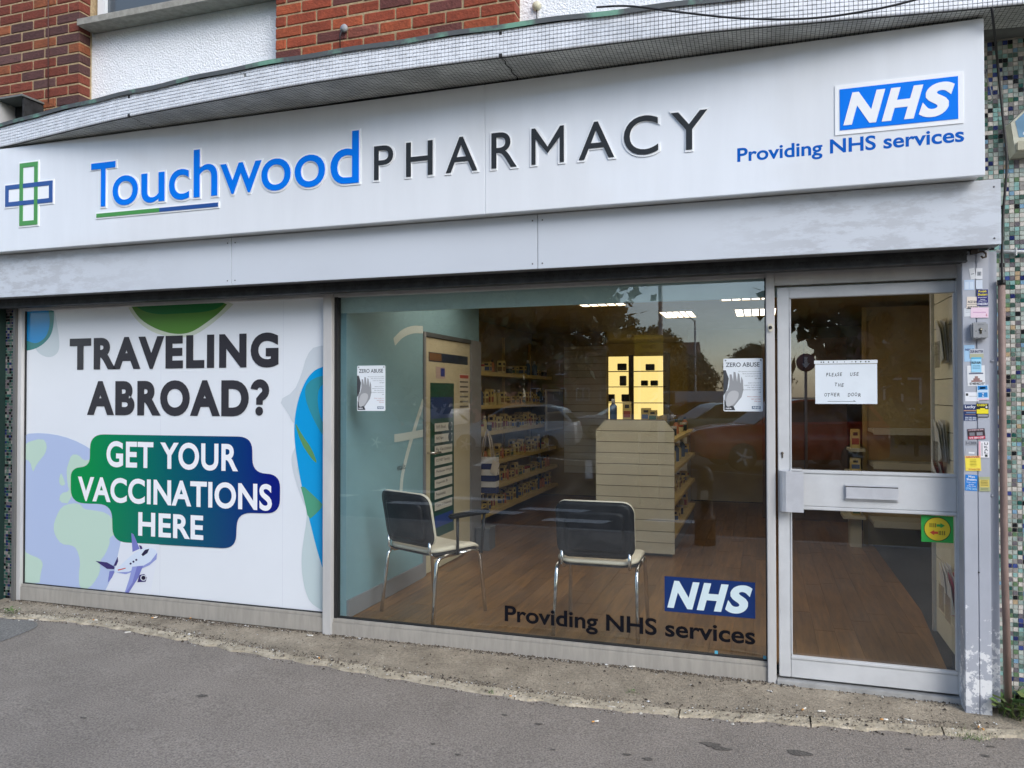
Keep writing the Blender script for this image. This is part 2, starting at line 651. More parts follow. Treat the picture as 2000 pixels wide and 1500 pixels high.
def post_mat():
    """grey paint flaking to white near the foot"""
    m = mat('flaking_grey_paint', srgb(170, 174, 183), 0.55, var=0.04, vscale=6)
    t = m.node_tree
    N, L = t.nodes, t.links
    p = N['Principled BSDF']
    old = p.inputs['Base Color'].links[0].from_socket
    g = N.new('ShaderNodeNewGeometry')
    s = N.new('ShaderNodeSeparateXYZ')
    L.new(g.outputs['Position'], s.inputs[0])
    mr = N.new('ShaderNodeMapRange')
    mr.inputs[1].default_value, mr.inputs[2].default_value, mr.inputs[3].default_value, mr.inputs[4].default_value = 0.15, 0.75, 0.11, -0.12
    L.new(s.outputs[2], mr.inputs[0])
    n = N.new('ShaderNodeTexNoise')
    n.inputs['Scale'].default_value = 22
    n.inputs['Detail'].default_value = 8
    n.inputs['Roughness'].default_value = 0.7
    L.new(g.outputs['Position'], n.inputs['Vector'])
    ad = N.new('ShaderNodeMath')
    L.new(n.outputs[0], ad.inputs[0])
    L.new(mr.outputs[0], ad.inputs[1])
    r = N.new('ShaderNodeValToRGB')
    r.color_ramp.elements[0].position, r.color_ramp.elements[1].position = 0.60, 0.63
    L.new(ad.outputs[0], r.inputs[0])
    x = N.new('ShaderNodeMix')
    x.data_type = 'RGBA'
    L.new(r.outputs[0], x.inputs[0])
    L.new(old, x.inputs[6])
    x.inputs[7].default_value = (*srgb(226, 227, 228), 1)
    L.new(x.outputs[2], p.inputs['Base Color'])
    return m


M['post_flaking'] = post_mat()


# ================================================================== GROUND
ZG = -0.035                                   # pavement level in front of the apron
edge_px = [(-60, 1196), (60, 1206), (170, 1216), (330, 1243), (480, 1272), (800, 1327), (1050, 1366), (1300, 1392), (1500, 1407), (1700, 1421), (1900, 1436), (2080, 1448)]
edge = spline([(-11.0, -.16), (-8.0, -.15)] + [tuple(pZ(x, y, -0.02)[:2]) for x, y in edge_px] + [(3.4, -.36)], 130)
KY = -4.85                                    # kerb line of the road
g = MB()
xs = [-40] + [float(e[0]) for e in edge] + [40]
ys = [float(edge[0][1]) + 0.02] + [float(e[1]) for e in edge] + [float(edge[-1][1])]
PXS, PYS = list(xs), list(ys)
rows = 8
vs, fs = [], []
for i, (x, y) in enumerate(zip(xs, ys)):
    for k in range(rows + 1):
        yy = y + 0.05 + (KY - y - 0.05) * k / rows
        vs.append((x, yy, ZG - 0.012 * k))
for i in range(len(xs) - 1):
    for k in range(rows):
        a = i * (rows + 1) + k
        fs.append((a, a + 1, a + rows + 2, a + rows + 1))
g.add(vs, fs, 0, True)
pavement = struct(g.build('pavement', M['asphalt']))
ZR = -0.235
road = struct(MB().add([(-400, KY - 0.14, ZR), (400, KY - 0.14, ZR), (400, -420, ZR), (-400, -420, ZR)], [(0, 1, 2, 3)]).build('road', M['asphalt_dark']))
M['kerb'] = mat('kerb_concrete', (0.28, 0.27, 0.25), 0.9, var=0.2, vscale=12, bump=0.4)
k_ = MB()
x = -30.0
while x < 30:
    k_.bbox(x, x + 0.905, KY - 0.14, KY - 0.002, ZR - 0.2, ZG - 0.094, 0.012)
    x += 0.915
struct(k_.build('kerb', M['kerb']))
M['yellow_paint'] = mat('yellow_road_paint', srgb(196, 170, 70), 0.8, var=0.2, vscale=20)
M['white_paint'] = mat('white_road_paint', srgb(205, 205, 200), 0.8, var=0.15, vscale=14)
for yy in (-5.14, -5.40):
    struct(MB().add([(-25, yy, ZR + .004), (25, yy, ZR + .004), (25, yy - .075, ZR + .004), (-25, yy - .075, ZR + .004)], [(0, 1, 2, 3)]).build('yellow_line', M['yellow_paint']))
for (x0, x1, y0, ln) in [(-4.4, -3.5, -6.4, .30), (-3.0, -2.1, -6.0, .28), (-3.6, -2.6, -6.9, .28), (-6.9, -5.7, -8.3, .34), (-5.2, -4.2, -7.7, .3), (-5.9, -4.9, -6.9, .3), (-7.9, -6.9, -7.4, .3), (-1.6, -0.8, -6.4, .28), (-9.4, -8.3, -9.0, .36)]:
    struct(MB().add([(x0, -abs(y0), ZR + .004), (x1, -abs(y0) , ZR + .004), (x1 + .1, -abs(y0) - ln, ZR + .004), (x0 + .1, -abs(y0) - ln, ZR + .004)], [(0, 1, 2, 3)]).build('road_marking', M['white_paint']))
for (a, b, w) in [((-8.0, -17.5), (1.5, -12.6), .12), ((-12.0, -21.0), (-2, -16.3), .12), ((-4.4, -16.0), (-3.4, -11.5), .16), ((-7.6, -18.4), (-6.7, -13.5), .16), ((-24, -26), (-8, -22.5), .12), ((1.2, -12.4), (5, -12.2), .12)]:
    d = (Vector(b) - Vector(a)).normalized()
    n = Vector((-d.y, d.x)) * w
    struct(MB().add([(a[0], a[1], ZR + .004), (b[0], b[1], ZR + .004), (b[0] + n.x, b[1] + n.y, ZR + .004), (a[0] + n.x, a[1] + n.y, ZR + .004)], [(0, 1, 2, 3)]).build('road_marking', M['white_paint']))
# the darker repair at the foot of the pilaster
pp = [pZ(x, y, ZG)[:2] for x, y in [(-40, 1262), (0, 1252), (45, 1236), (78, 1222), (66, 1212), (0, 1208), (-60, 1204)]]
def pave_z(x, y):
    ye = float(np.interp(x, PXS, PYS)) + .05
    return ZG - .096 * max(0.0, (ye - y) / (ye - KY))


struct(MB().poly([(p[0], p[1], pave_z(*p) + 0.0035) for p in smooth_closed(pp, 2)]).build('pavement_patch', mat('asphalt_patch', (0.10, 0.096, 0.088), 0.9, col2=(0.27, 0.26, 0.24), vscale=90, bump=1.0, bscale=150, ramp=(.3, .68), spec=.25, detail=9)))

# concrete apron and stone edging along the shop front
ap = MB()
n = len(edge)
vs = []
for i, e in enumerate(edge):
    x, y = float(e[0]), float(e[1])
    w = 0.085 + 0.012 * math.sin(x * 5.1) + 0.008 * math.sin(x * 17)
    yb = y + w
    for k in range(7):
        t = k / 6
        z = -0.016 + 0.016 * t + 0.004 * math.sin(x * 9 + t * 5) * (1 - t)
        vs.append((x, yb - (.012 if k == 0 else 0) + (0.05 - yb) * t, z - (.006 if k == 0 else 0)))
fs = [(i * 7 + k, (i + 1) * 7 + k, (i + 1) * 7 + k + 1, i * 7 + k + 1) for i in range(n - 1) for k in range(6)]
ap.add(vs, fs, 0, True)
apron = struct(ap.build('apron', M['concrete']))
# edging stones, each about 0.9 m
i = 0
while i < n - 1:
    j = min(n - 1, i + 12)
    eb = MB()
    vs, m_ = [], 0
    for q in range(i, j + 1):
        x, y = float(edge[q][0]), float(edge[q][1])
        if q == i:
            x += 0.004
        if q == j:
            x -= 0.004
        w = 0.080 + 0.012 * math.sin(x * 5.1) + 0.008 * math.sin(x * 17)
        jit = 0.012 * math.sin(x * 23 + 1) + 0.008 * math.sin(x * 51)
        vs += [(x, y + jit, ZG - 0.01), (x, y + 0.012 + jit, -0.026 + .003 * math.sin(x * 31)), (x, y + w, -0.019), (x, y + w + .003, -0.06)]
    cnt = j - i + 1
    for q in range(cnt - 1):
        for k in range(3):
            eb.f.append([q * 4 + k, q * 4 + k + 1, (q + 1) * 4 + k + 1, (q + 1) * 4 + k]); eb.mi.append(0); eb.sm.append(False)
    for q in (0, cnt - 1):
        eb.f.append([q * 4 + k for k in range(4)]); eb.mi.append(0); eb.sm.append(False)
    eb.v = [tuple(map(float, p)) for p in vs]
    eb.build('edging_stone', M['edging'], apron)
    i = j

# ================================================================== UPPER WALL
YB, YP = -0.10, 0.015                          # brick face, roughcast face
wall = thing('upper_wall', 'red brick and white roughcast wall above the mosaic canopy', 'wall')
xb0 = -8.2
pier_r = pY(155, 60, YB)[0]
mid_l, mid_r = pY(538, 40, YB)[0], pY(1006, 40, YB)[0]
ZW0, ZW1 = 3.25, 4.75
zs_panel = pY(172, 45, -0.135)[2] + .04
for a, b in ((pier_r, mid_l), (mid_r, 3.5)):
    MB().box(a - 0.02, b + 0.02, YP, YP + 0.2, ZW0, (zs_panel if a < -3 else ZW1)).build('roughcast_panel', M['plaster'], wall)
MB().box(xb0, pier_r - 0.006, YB + 0.006, YP + 0.2, ZW0, ZW1).build('mortar_bed', M['mortar'], wall)
MB().box(mid_l + 0.004, mid_r - 0.006, YB + 0.006, YP + 0.2, ZW0, ZW1).build('mortar_bed', M['mortar'], wall)
M['brick'] = mat('red_brick', (0.25, 0.065, 0.035), 0.85, var=0.22, vscale=26, bump=0.8, bscale=60, objcol=True, ramp=(0.3, 0.7), bdist=0.008)


def brick_mesh(l, d, h, seed):
    rnd = random.Random(seed)
    bm = bmesh.new()
    bmesh.ops.create_cube(bm, size=1.0)
    for v in bm.verts:
        v.co = (v.co.x * l, v.co.y * d, v.co.z * h)
    bmesh.ops.bevel(bm, geom=bm.edges[:], offset=0.005, segments=1, affect='EDGES')
    for v in bm.verts:
        v.co += Vector((rnd.uniform(-.0018, .0018), rnd.uniform(-.001, .001), rnd.uniform(-.0018, .0018)))
    me = bpy.data.meshes.new('brick')
    bm.to_mesh(me)
    bm.free()
    me.materials.append(M['brick'])
    return me


BL, BH, GAP = 0.215, 0.065, 0.0105
bmeshes = {}


def brick(x0, x1, z, y0=YB, depth=0.1, pal=0):
    l = x1 - x0
    key = (round(l, 3), random.randrange(3), depth)
    if key not in bmeshes:
        bmeshes[key] = brick_mesh(l, depth, BH, hash(key) & 1023)
    o = bpy.data.objects.new('brick', bmeshes[key])
    C.objects.link(o)
    o.location = ((x0 + x1) / 2, y0 + depth / 2 + random.uniform(-.002, .002), z + BH / 2)
    r = random.random()
    if pal == 0:
        c = (0.25, 0.048, 0.019)
        if r < .16:
            c = (0.13, 0.038, 0.030)
        elif r < .4:
            c = (0.31, 0.066, 0.023)
        elif r < .5:
            c = (0.20, 0.055, 0.035)
    else:
        c = (0.16, 0.035, 0.018)
        if r < .22:
            c = (0.085, 0.034, 0.030)
        elif r < .38:
            c = (0.25, 0.075, 0.028)
        elif r < .48:
            c = (0.12, 0.055, 0.048)
    k = random.uniform(.85, 1.15)
    o.color = (c[0] * k, c[1] * k, c[2] * k, 1)
    o.parent = wall


def brick_panel(xa, xb, za, zb, pal, flank=None, phase=0.0):
    z, row = za, 0
    while z < zb:
        x = xb
        first = True
        off = (BL + GAP) / 2 if row % 2 else 0
        while x > xa + 0.02:
            l = (BL - GAP) / 2 if (first and row % 2) else BL
            x0 = max(x - l, xa)
            if x - x0 > 0.03:
                brick(x0, x, z, pal=pal)
            first = False
            x = x0 - GAP
        z += BH + GAP
        row += 1


brick_panel(-6.6, pier_r, 3.36, 4.62, 1)
brick_panel(mid_l, mid_r, 3.36, 4.35, 0)
# window over the roughcast panel
win = thing('upper_window', 'white framed first floor window above a grey sill', 'window')
ws0 = pY(172, 45, -0.135)
zs = ws0[2]
MB().prism([(pier_r + 0.015, -0.135, zs + .0), (pier_r + 0.015, -0.135, zs + 0.045), (pier_r + 0.015, 0.02, zs + 0.06), (pier_r + 0.015, 0.02, zs + .0)], (1.9, 0, 0)).build('sill', mat('stone_sill', srgb(150, 147, 138), .9, var=.15, vscale=20, bump=.4), win)
wx = pier_r + 0.02
fw = MB()
fw.box(wx, wx + .07, 0.04, .1, zs + 0.03, zs + 0.75)
fw.box(wx + 1.6, wx + 1.66, 0.04, .1, zs + 0.03, zs + 0.75)
fw.box(wx + .07, wx + 1.6, 0.042, .1, zs + 0.03, zs + 0.09)
fw.box(wx + .07, wx + 1.6, 0.042, .1, zs + 0.69, zs + 0.75)
fw.build('frame', mat('white_upvc', srgb(226, 228, 228), .35), win)
MB().box(wx + .07, wx + 1.6, 0.065, .075, zs + 0.09, zs + 0.69).build('pane', mat('dim_pane', srgb(84, 92, 98), .08), win)
# small fittings on the wall
f1 = thing('cable_blob', 'blob of grey sealant on the brick with a cable tail', 'sealant')
p = pY(675, 58, YB)
MB().lathe([(0.004, 0.0), (0.026, .006), (0.024, .018), (0.012, .028), (.003, .032)], 0, 0, 0, 12, 0, 'y').build('blob', mat('sealant', srgb(150, 150, 152), .6), f1, (p[0], YB - .03, p[2]))
MB().tube([(p[0] - .01, YB - .028, p[2] - .01), (p[0] - .02, YB - .035, p[2] - .05), (p[0] - .028, YB - .02, p[2] - .12)], .004, 6).build('cable_tail', M['cable'], f1)
f2 = thing('door_bell_sounder', 'small round cream sounder on white roughcast', 'sounder')
p = pY(1049, 13, YP)
MB().lathe([(0.002, -.03), (0.018, -.028), (0.026, -.018), (0.027, 0)], 0, 0, 0, 16, 0, 'y').build('dome', mat('cream_dome', srgb(206, 200, 172), .4), f2, (p[0], YP - .001, p[2]))
MB().tube([(p[0], YP - .012, p[2] - .02), (p[0] + .004, YP - .012, p[2] - .12)], .0035, 6).build('cable_tail', M['cable'], f2)
w1 = MB()
pa, pb = pY(97, 0, YB), pY(97, 200, YB)
w1.tube([(pa[0], YB - .012, pa[2] + .1), (pb[0], YB - .012, pb[2] + .0)], .004, 6)
tag(w1.build('wall_cable', mat('brown_wire', srgb(84, 56, 50), .7)), 'thin brown cable running down the dark brick pier', 'cable')
vent = thing('neighbour_signbox', 'dark open box with a grey lid against the dark brick pier', 'signbox')
q0, q1 = pY(-60, 235, -0.2), pY(61, 195, -0.2)
vb = MB()
vb.box(q1[0] - .012, q1[0], -.26, YB, q1[2] - .16, q1[2])
vb.box(q0[0] - .5, q1[0] - .012, -.13, YB, q1[2] - .16, q1[2])
vb.build('body', M['dark'], vent)
MB().box(q0[0] - .5, q1[0] + .01, -.28, YB, q1[2] + .001, q1[2] + .014).build('lid', mat('grey_lid', srgb(110, 112, 110), .6), vent)
MB().box(q1[0] - .26, q1[0] - .24, -.25, -.13, q1[2] - .16, q1[2] - .002).build('bracket', M['alu'], vent)

# ================================================================== CANOPY with white mosaic
cp = spline([(-7.5, -.30), (-6.2, -.30), (-5.25, -.33), (-4.6, -.42), (-3.83, -.53), (-2.69, -.62), (-2.1, -.635), (-1.24, -.61), (-.326, -.57), (.3, -.50), (.92, -.42), (1.6, -.36), (3.0, -.34)], 160)
ZC0, ZC1 = 3.315, 3.462
canopy = thing('mosaic_canopy', 'bowed concrete canopy faced with small white mosaic tiles', 'canopy')
cpt = [(float(a), float(b)) for a, b in cp]
cb = MB()
ncp = len(cpt)
vs, fs, mi = [], [], []
for x, y in cpt:
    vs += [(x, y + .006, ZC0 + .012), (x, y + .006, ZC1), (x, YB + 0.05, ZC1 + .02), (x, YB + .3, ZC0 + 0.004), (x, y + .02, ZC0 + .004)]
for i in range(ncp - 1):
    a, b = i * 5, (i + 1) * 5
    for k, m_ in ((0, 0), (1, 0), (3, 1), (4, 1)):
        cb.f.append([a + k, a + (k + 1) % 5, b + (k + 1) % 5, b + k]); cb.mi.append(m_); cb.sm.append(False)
cb.v = vs
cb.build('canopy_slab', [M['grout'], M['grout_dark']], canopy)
# mosaic on the fascia (too small to pick apart) and on the soffit
acc = [0.0]
for i in range(1, ncp):
    acc.append(acc[-1] + math.hypot(cpt[i][0] - cpt[i - 1][0], cpt[i][1] - cpt[i - 1][1]))
acc = np.array(acc)
px_, py_ = np.array([c[0] for c in cpt]), np.array([c[1] for c in cpt])
PT = 0.0205
tb, sb = MB(), MB()
s = 1.2
col = 0
while s < acc[-1] - 1.6:
    xa, ya = np.interp(s, acc, px_), np.interp(s, acc, py_)
    xb, yb = np.interp(s + PT * .86, acc, px_), np.interp(s + PT * .86, acc, py_)
    for r in range(7):
        if random.random() < .0012:
            continue
        z0 = ZC0 + .002 + r * PT
        z1 = z0 + PT * .86
        d = random.uniform(-.0007, .0007)
        j = random.uniform(-.0006, .0006)
        if r == 0:      # rounded lower edge
            pr = [(0.006, z0 + .0), (0.0015, z0 + .004), (0, z0 + .009), (0, z1), (0.006, z1)]
        else:
            pr = [(0.006, z0 + j), (0 + d, z0 + .001 + j), (0 + d, z1 - .001 + j), (0.006, z1 + j)]
        va = [(xa, ya + q, z) for q, z in pr] + [(xb, yb + q, z) for q, z in pr]
        m_ = len(pr)
        ff = [(k, k + 1, m_ + k + 1, m_ + k) for k in range(m_ - 1)] + [list(range(m_)), list(range(m_, 2 * m_))]
        tb.add(va, ff, 0)
    for r in range(14):
        y0 = .022 + r * PT
        if ya + y0 > -0.16:
            break
        za = ZC0 + .0036 - random.uniform(.0015, .003)
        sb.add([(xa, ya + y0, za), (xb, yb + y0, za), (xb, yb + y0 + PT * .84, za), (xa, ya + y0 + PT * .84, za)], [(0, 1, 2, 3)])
    s += PT
    col += 1
o = tb.build('white_mosaic', M['white_tile'], canopy)
o['kind'] = 'stuff'
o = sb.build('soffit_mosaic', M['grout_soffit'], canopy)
o['kind'] = 'stuff'
# metal flashing along the top edge
fl = MB()
vs = []
for i, (x, y) in enumerate(cpt):
    w = .004 * math.sin(x * 3.7) + .003 * math.sin(x * 11)
    vs += [(x, y - .012, ZC1 - .008 + w), (x, y - .016, ZC1 + .016 + w), (x, y + .05, ZC1 + .03 + w), (x, YB + .03, ZC1 + .04)]
fl.add(vs, [(i * 4 + k, (i + 1) * 4 + k, (i + 1) * 4 + k + 1, i * 4 + k + 1) for i in range(ncp - 1) for k in range(3)], 0, False)
fl.build('flashing', M['copper'], canopy)
# joints: dark notches and cracks
for pxx in (248, 985):
    q = pY(pxx, 100, -.55)
    yy = float(np.interp(q[0], px_, py_))
    MB().box(q[0] - .009, q[0] + .009, yy - .0015, yy + .01, ZC0 + .001, ZC0 + .018).build('notch', M['dark'], canopy)
    MB().box(q[0] - .007, q[0] + .007, yy - .0015, yy + .01, ZC1 - .03, ZC1 - .012).build('notch', M['dark'], canopy)
    jb = MB()
    zz = [(q[0] + .006 * math.sin(k * 2.1), yy + .02 + k * .035) for k in range(10)]
    for k in range(9):
        jb.add([(zz[k][0], zz[k][1], ZC0 - .002), (zz[k][0] + .006, zz[k][1], ZC0 - .002), (zz[k + 1][0] + .006, zz[k + 1][1], ZC0 - .002), (zz[k + 1][0], zz[k + 1][1], ZC0 - .002)], [(0, 1, 2, 3)])
    jb.build('joint', M['dark'], canopy)
# hanging cable along the canopy
hc = spline([(1165, 14), (1230, 12), (1330, 24), (1450, 36), (1580, 36), (1700, 20), (1800, -4), (1870, -30)], 40)
hp = []
for a, b in hc:
    q = pY(a, b, -.66)
    hp.append(tuple(q))
tag(MB().tube(hp, .0055, 6).build('drooping_cable', M['cable']), 'black cable drooping across the front of the mosaic canopy', 'cable')

# fill wall behind the sign
struct(MB().box(-8, 3.5, 0.10, .3, 2.30, 3.32).build('wall_behind_sign', M['mortar']))

# ================================================================== FASCIA SIGN
YS = -0.33
sign = thing('shop_sign', 'long glossy white fascia sign with raised blue and black lettering', 'sign')
SX1 = pY(1923, 190, YS)[0]
SZ0, SZ1 = pY(1926, 342, YS)[2], pY(1920, 35, YS)[2]
SX0 = -6.4
seam = pY(947, 300, YS)[0]
for a, b in ((SX0, seam - .0006), (seam + .0006, SX1)):
    MB().bbox(a, b, YS, YS + .03, SZ0, SZ1, .003).build('panel', M['fascia_white'], sign)
MB().box(SX0, SX1 - .02, YS + .0305, 0.09, SZ0 + .001, SZ1 - .01).build('tray', M['sign_under'], sign)
BLUE = mat('sign_blue', srgb(0, 122, 236), .5, spec=.12)
CHAR = mat('charcoal_acrylic', srgb(50, 54, 58), .5, spec=.15)
GRN = mat('green_acrylic', srgb(74, 150, 74), .3)
NAVY = mat('navy_acrylic', srgb(40, 82, 150), .3)
zb_ = pY(203, 403, YS)[2]
zt_ = pY(203, 318, YS)[2]
xh_z = pY(247, 343, YS)[2]
asc_z = pY(388, 293, YS)[2]
zb2 = pY(690, 357, YS)[2]
zb_ = (zb_ + zb2) / 2
cap_h = zt_ - zb_


def m_glyph(w, h, st):
    k = st * 1.25
    return [(0, 0), (st, 0), (st, h * .70), (w / 2, h * .28), (w - st, h * .70), (w - st, 0), (w, 0), (w, h), (w - st * .9, h), (w / 2, h * .28 + k * 1.25), (st * .9, h), (0, h)]


def sign_letter(ch, xa, xb, ymid, z0, z1, m, off, halo):
    a, b = pY(xa, ymid, YS)[0], pY(xb, ymid, YS)[0]
    if ch == 'M':
        w_, h_, e = b - a, z1 - z0, .010
        MB().prism([(a + x, YS - .0065, z0 + z) for x, z in m_glyph(w_, h_, h_ * .115)], (0, -.003, 0)).build('letter', m, sign)
        MB().prism([(a - e + x, YS + .001, z0 - e + z) for x, z in m_glyph(w_ + 2 * e, h_ + 2 * e, h_ * .125 + 2 * e)], (0, -.0065, 0)).build('letter_surround', M['acrylic_white'], sign)
        return
    text_on('letter', ch, (a, YS - .0065, z0), UX, UZ, b - a, z1 - z0, m, sign, thick=.003, offset=off)
    e = .011
    text_on('letter_surround', ch, (a - e, YS + .001, z0 - e), UX, UZ, b - a + 2 * e, z1 - z0 + 2 * e, M['acrylic_white'], sign, thick=.0065, offset=off + halo)


ov = 0.006
xh = xh_z - zb_
for ch, xa, xb, zlo, zhi in [('T', 180, 227, 0, cap_h), ('o', 222, 271, -ov, xh), ('u', 278, 323, -ov, xh - .004), ('c', 332, 371, -ov, xh), ('h', 380, 426, 0, None), ('w', 432, 512, 0, xh), ('o', 512, 569, -ov, xh), ('o', 577, 636, -ov, xh), ('d', 647, 702, -ov, None)]:
    ym = 360
    hi = (asc_z - zb_) if zhi is None else zhi
    sign_letter(ch, xa, xb, ym, zb_ + zlo, zb_ + hi, BLUE, .004, .018)
pzb = (pY(740, 354, YS)[2] + pY(1325, 292, YS)[2]) / 2
pzt = (pY(745, 286, YS)[2] + pY(1345, 218, YS)[2]) / 2
for ch, xa, xb in [('P', 732, 769), ('H', 794.5, 846), ('A', 872, 933), ('R', 961, 1010), ('M', 1039, 1102), ('A', 1131, 1200), ('C', 1219, 1286), ('Y', 1311, 1382)]:
    o_ = .004 if ch == 'C' else 0
    sign_letter(ch, xa, xb, 290, pzb - o_, pzt + o_, CHAR, .003, .020)
# underline, green then navy
ua, ub, uc = pY(190, 420, YS), pY(313, 410, YS), pY(427, 402, YS)
uz = (ua[2] + uc[2]) / 2
MB().box(ua[0] - .01, uc[0] + .01, YS - .0055, YS + .001, uz - .022, uz + .022).build('underline_surround', M['acrylic_white'], sign)
MB().box(ua[0], ub[0], YS - .0085, YS - .0045, uz - .013, uz + .013).build('underline', GRN, sign)
MB().box(ub[0], uc[0], YS - .0085, YS - .0045, uz - .013, uz + .013).build('underline', NAVY, sign)
# cross emblem of two interlocking rectangles
ca, cb2 = pY(40, 378, YS), pY(75, 378, YS)
vz0, vz1 = pY(58, 440, YS)[2], pY(58, 318, YS)[2]
hx0, hx1 = pY(12, 378, YS)[0], pY(104, 378, YS)[0]
hz0, hz1 = pY(58, 400, YS)[2], pY(58, 358, YS)[2]
vx0, vx1 = ca[0], cb2[0]


def rect_ring(x0, x1, z0, z1, w, y0, y1, m):
    b = MB()
    b.box(x0, x1, y0, y1, z1 - w, z1)
    b.box(x0, x1, y0, y1, z0, z0 + w)
    b.box(x0, x0 + w, y0, y1, z0 + w, z1 - w)
    b.box(x1 - w, x1, y0, y1, z0 + w, z1 - w)
    return b.build('emblem_ring', m, sign)


e = .011
MB().box(vx0 - e, vx1 + e, YS - .0052, YS + .001, vz0 - e, vz1 + e).build('emblem_surround', M['acrylic_white'], sign)
MB().box(hx0 - e, hx1 + e, YS - .0048, YS + .001, hz0 - e, hz1 + e).build('emblem_surround', M['acrylic_white'], sign)
rect_ring(hx0, hx1, hz0, hz1, .031, YS - .008, YS - .0045, NAVY)
rect_ring(vx0, vx1, vz0, vz1, .031, YS - .0088, YS - .0045, GRN)
MB().box(vx0 - .012, vx0 + .05, YS - .0095, YS - .0085, hz0, hz0 + .031).build('emblem_weave', NAVY, sign)
MB().box(vx1 - .034, vx1 + .002, YS - .0093, YS - .0085, hz1 - .031, hz1).build('emblem_weave', NAVY, sign)


def nhs(parent, x0, x1, z0, z1, Y, blue, white, thick=.0):
    t = max(thick, .0008)
    MB().box(x0, x1, Y - t, Y, z0, z1).build('logo_plate', blue, parent)
    w, h = x1 - x0, z1 - z0
    for ch, u0, u1, dv, off in (('N', .03, .395, 0, .048), ('H', .362, .715, 0, .05), ('S', .675, .972, .012, .05)):
        text_on('logo_letter', ch, (x0 + w * u0, Y - t - .0006, z0 + h * (.11 - dv)), UX, UZ, w * (u1 - u0), h * (.78 + 2 * dv), white, parent, thick=thick * .5, offset=off, shear=.27)


a, b = pY(1640, 215, YS), pY(1871, 190, YS)
nz0, nz1 = (pY(1640, 255, YS)[2] + pY(1871, 233, YS)[2]) / 2, (pY(1640, 175, YS)[2] + pY(1870, 150, YS)[2]) / 2
MB().box(a[0] - .022, b[0] + .022, YS - .004, YS + .001, nz0 - .022, nz1 + .022).build('logo_surround', M['acrylic_white'], sign)
nhs(sign, a[0], b[0], nz0, nz1, YS - .004, BLUE, M['acrylic_white'], .002)
a, b = pY(1440, 305, YS), pY(1883, 268, YS)
tz1 = (pY(1445, 293, YS)[2] + pY(1650, 268, YS)[2]) / 2
tz0 = (pY(1445, 318, YS)[2] + pY(1650, 298, YS)[2]) / 2
text_on('lettering', 'Providing NHS services', (a[0], YS - .0006, tz0 - (tz1 - tz0) * .27), UX, UZ, b[0] - a[0], (tz1 - tz0) * 1.32, mat('sign_text_blue', srgb(0, 92, 186), .5, spec=.12), sign, offset=.021)

# ================================================================== SHUTTER BOX
YX = -0.25
box = thing('shutter_box', 'worn grey painted roller shutter housing under the fascia sign', 'shutter housing')
BX1 = pY(1956, 410, YX)[0]
BZ0 = (pY(0, 581, YX)[2] + pY(1955, 477, YX)[2]) / 2
BZ1 = SZ0 - .003
joints = [-6.4, pY(452, 520, YX)[0], pY(1050, 480, YX)[0], BX1]
for a, b in zip(joints[:-1], joints[1:]):
    MB().bbox(a + .0015, b - .0015, YX, YX + .012, BZ0, BZ1, .002).build('cover_panel', M['box'], box)
bb = MB()
bb.box(-6.4, BX1 - .002, YX + .013, 0.09, BZ1 - .012, BZ1 - .002)
bb.box(-6.4, BX1 - .002, YX + .013, YX + .10, BZ0 + .002, BZ0 + .012)
bb.box(BX1 - .010, BX1 - .002, YX + .013, 0.09, BZ0 + .0125, BZ1 - .0125)
bb.build('housing', mat('housing_grey', srgb(120, 121, 122), .55, var=.1, vscale=8), box)
MB().box(-6.4, BX1 - .012, YX + .105, .085, BZ0 + .035, BZ1 - .02).build('void_lining', M['dark'], box)
RV = mat('rivet', srgb(96, 96, 98), .5)
for jx in joints[1:]:
    for dz in (BZ0 + .03, BZ1 - .035):
        for dx in (-.03, .028):
            if jx + dx < BX1 - .02:
                MB().lathe([(.0, -.002), (.0045, -.0015), (.005, .001)], jx + dx, YX, dz, 8, 0, 'y').build('rivet', RV, box)
sh = thing('rolled_shutter', 'dark bottom bar of the rolled up shutter above the windows', 'shutter')
GL_, GR_ = -5.52, .955
sb_ = MB()
sb_.box(GL_, GR_, -.145, -.085, BZ0 - .052, BZ0 + .06)
sb_.box(GL_, GR_, -.155, -.075, BZ0 - .060, BZ0 - .0525)
sb_.build('bottom_bar', M['shutter_dark'], sh)
br = MB()
x = GL_
while x < GR_:
    w = random.uniform(.006, .02)
    h = random.uniform(.002, .012) * (1.6 if random.random() < .2 else 1)
    br.add([(x, -.16, BZ0 - .022), (x + w, -.16, BZ0 - .022), (x + w * random.uniform(.3, .8), -.16, BZ0 - .022 - h)], [(0, 1, 2)])
    x += w * random.uniform(.5, 1.3)
br.build('brush_seal', M['rubber'], sh)

# ================================================================== SHOP WINDOWS
ZT = 2.185
FR = thing('poster_window', 'wide shop window covered by the travel vaccination graphic', 'window')
GX0, GX1 = -5.335, -2.72
PZ0 = .121
fb = MB()
fb.bbox(-5.375, GX0 - .001, -.012, .06, .0, ZT + .09, .003)
fb.build('jamb', M['alu'], FR)
MB().bbox(GX0 - .0005, GX1, -.004, .06, ZT, ZT + .088, .003).build('head', M['alu'], FR)
sl_ = MB()
sl_.bbox(GX0, GX1 - .0015, -.010, .06, .002, PZ0 - .020, .003)
sl_.bbox(GX0, GX1 - .0015, -.002, .06, PZ0 - .0195, PZ0, .003)
sl_.build('sill', M['alu_sill'], FR)
MB().bbox(GX1, -2.655, -.022, .07, -.02, ZT + .09, .004).build('mullion', M['alu'], FR)
gk = MB()
gk.box(GX0, GX0 + .008, .014, .05, PZ0, ZT)
gk.box(GX0, GX1, .012, .05, PZ0, PZ0 + .006)
gk.build('gasket', M['rubber'], FR)

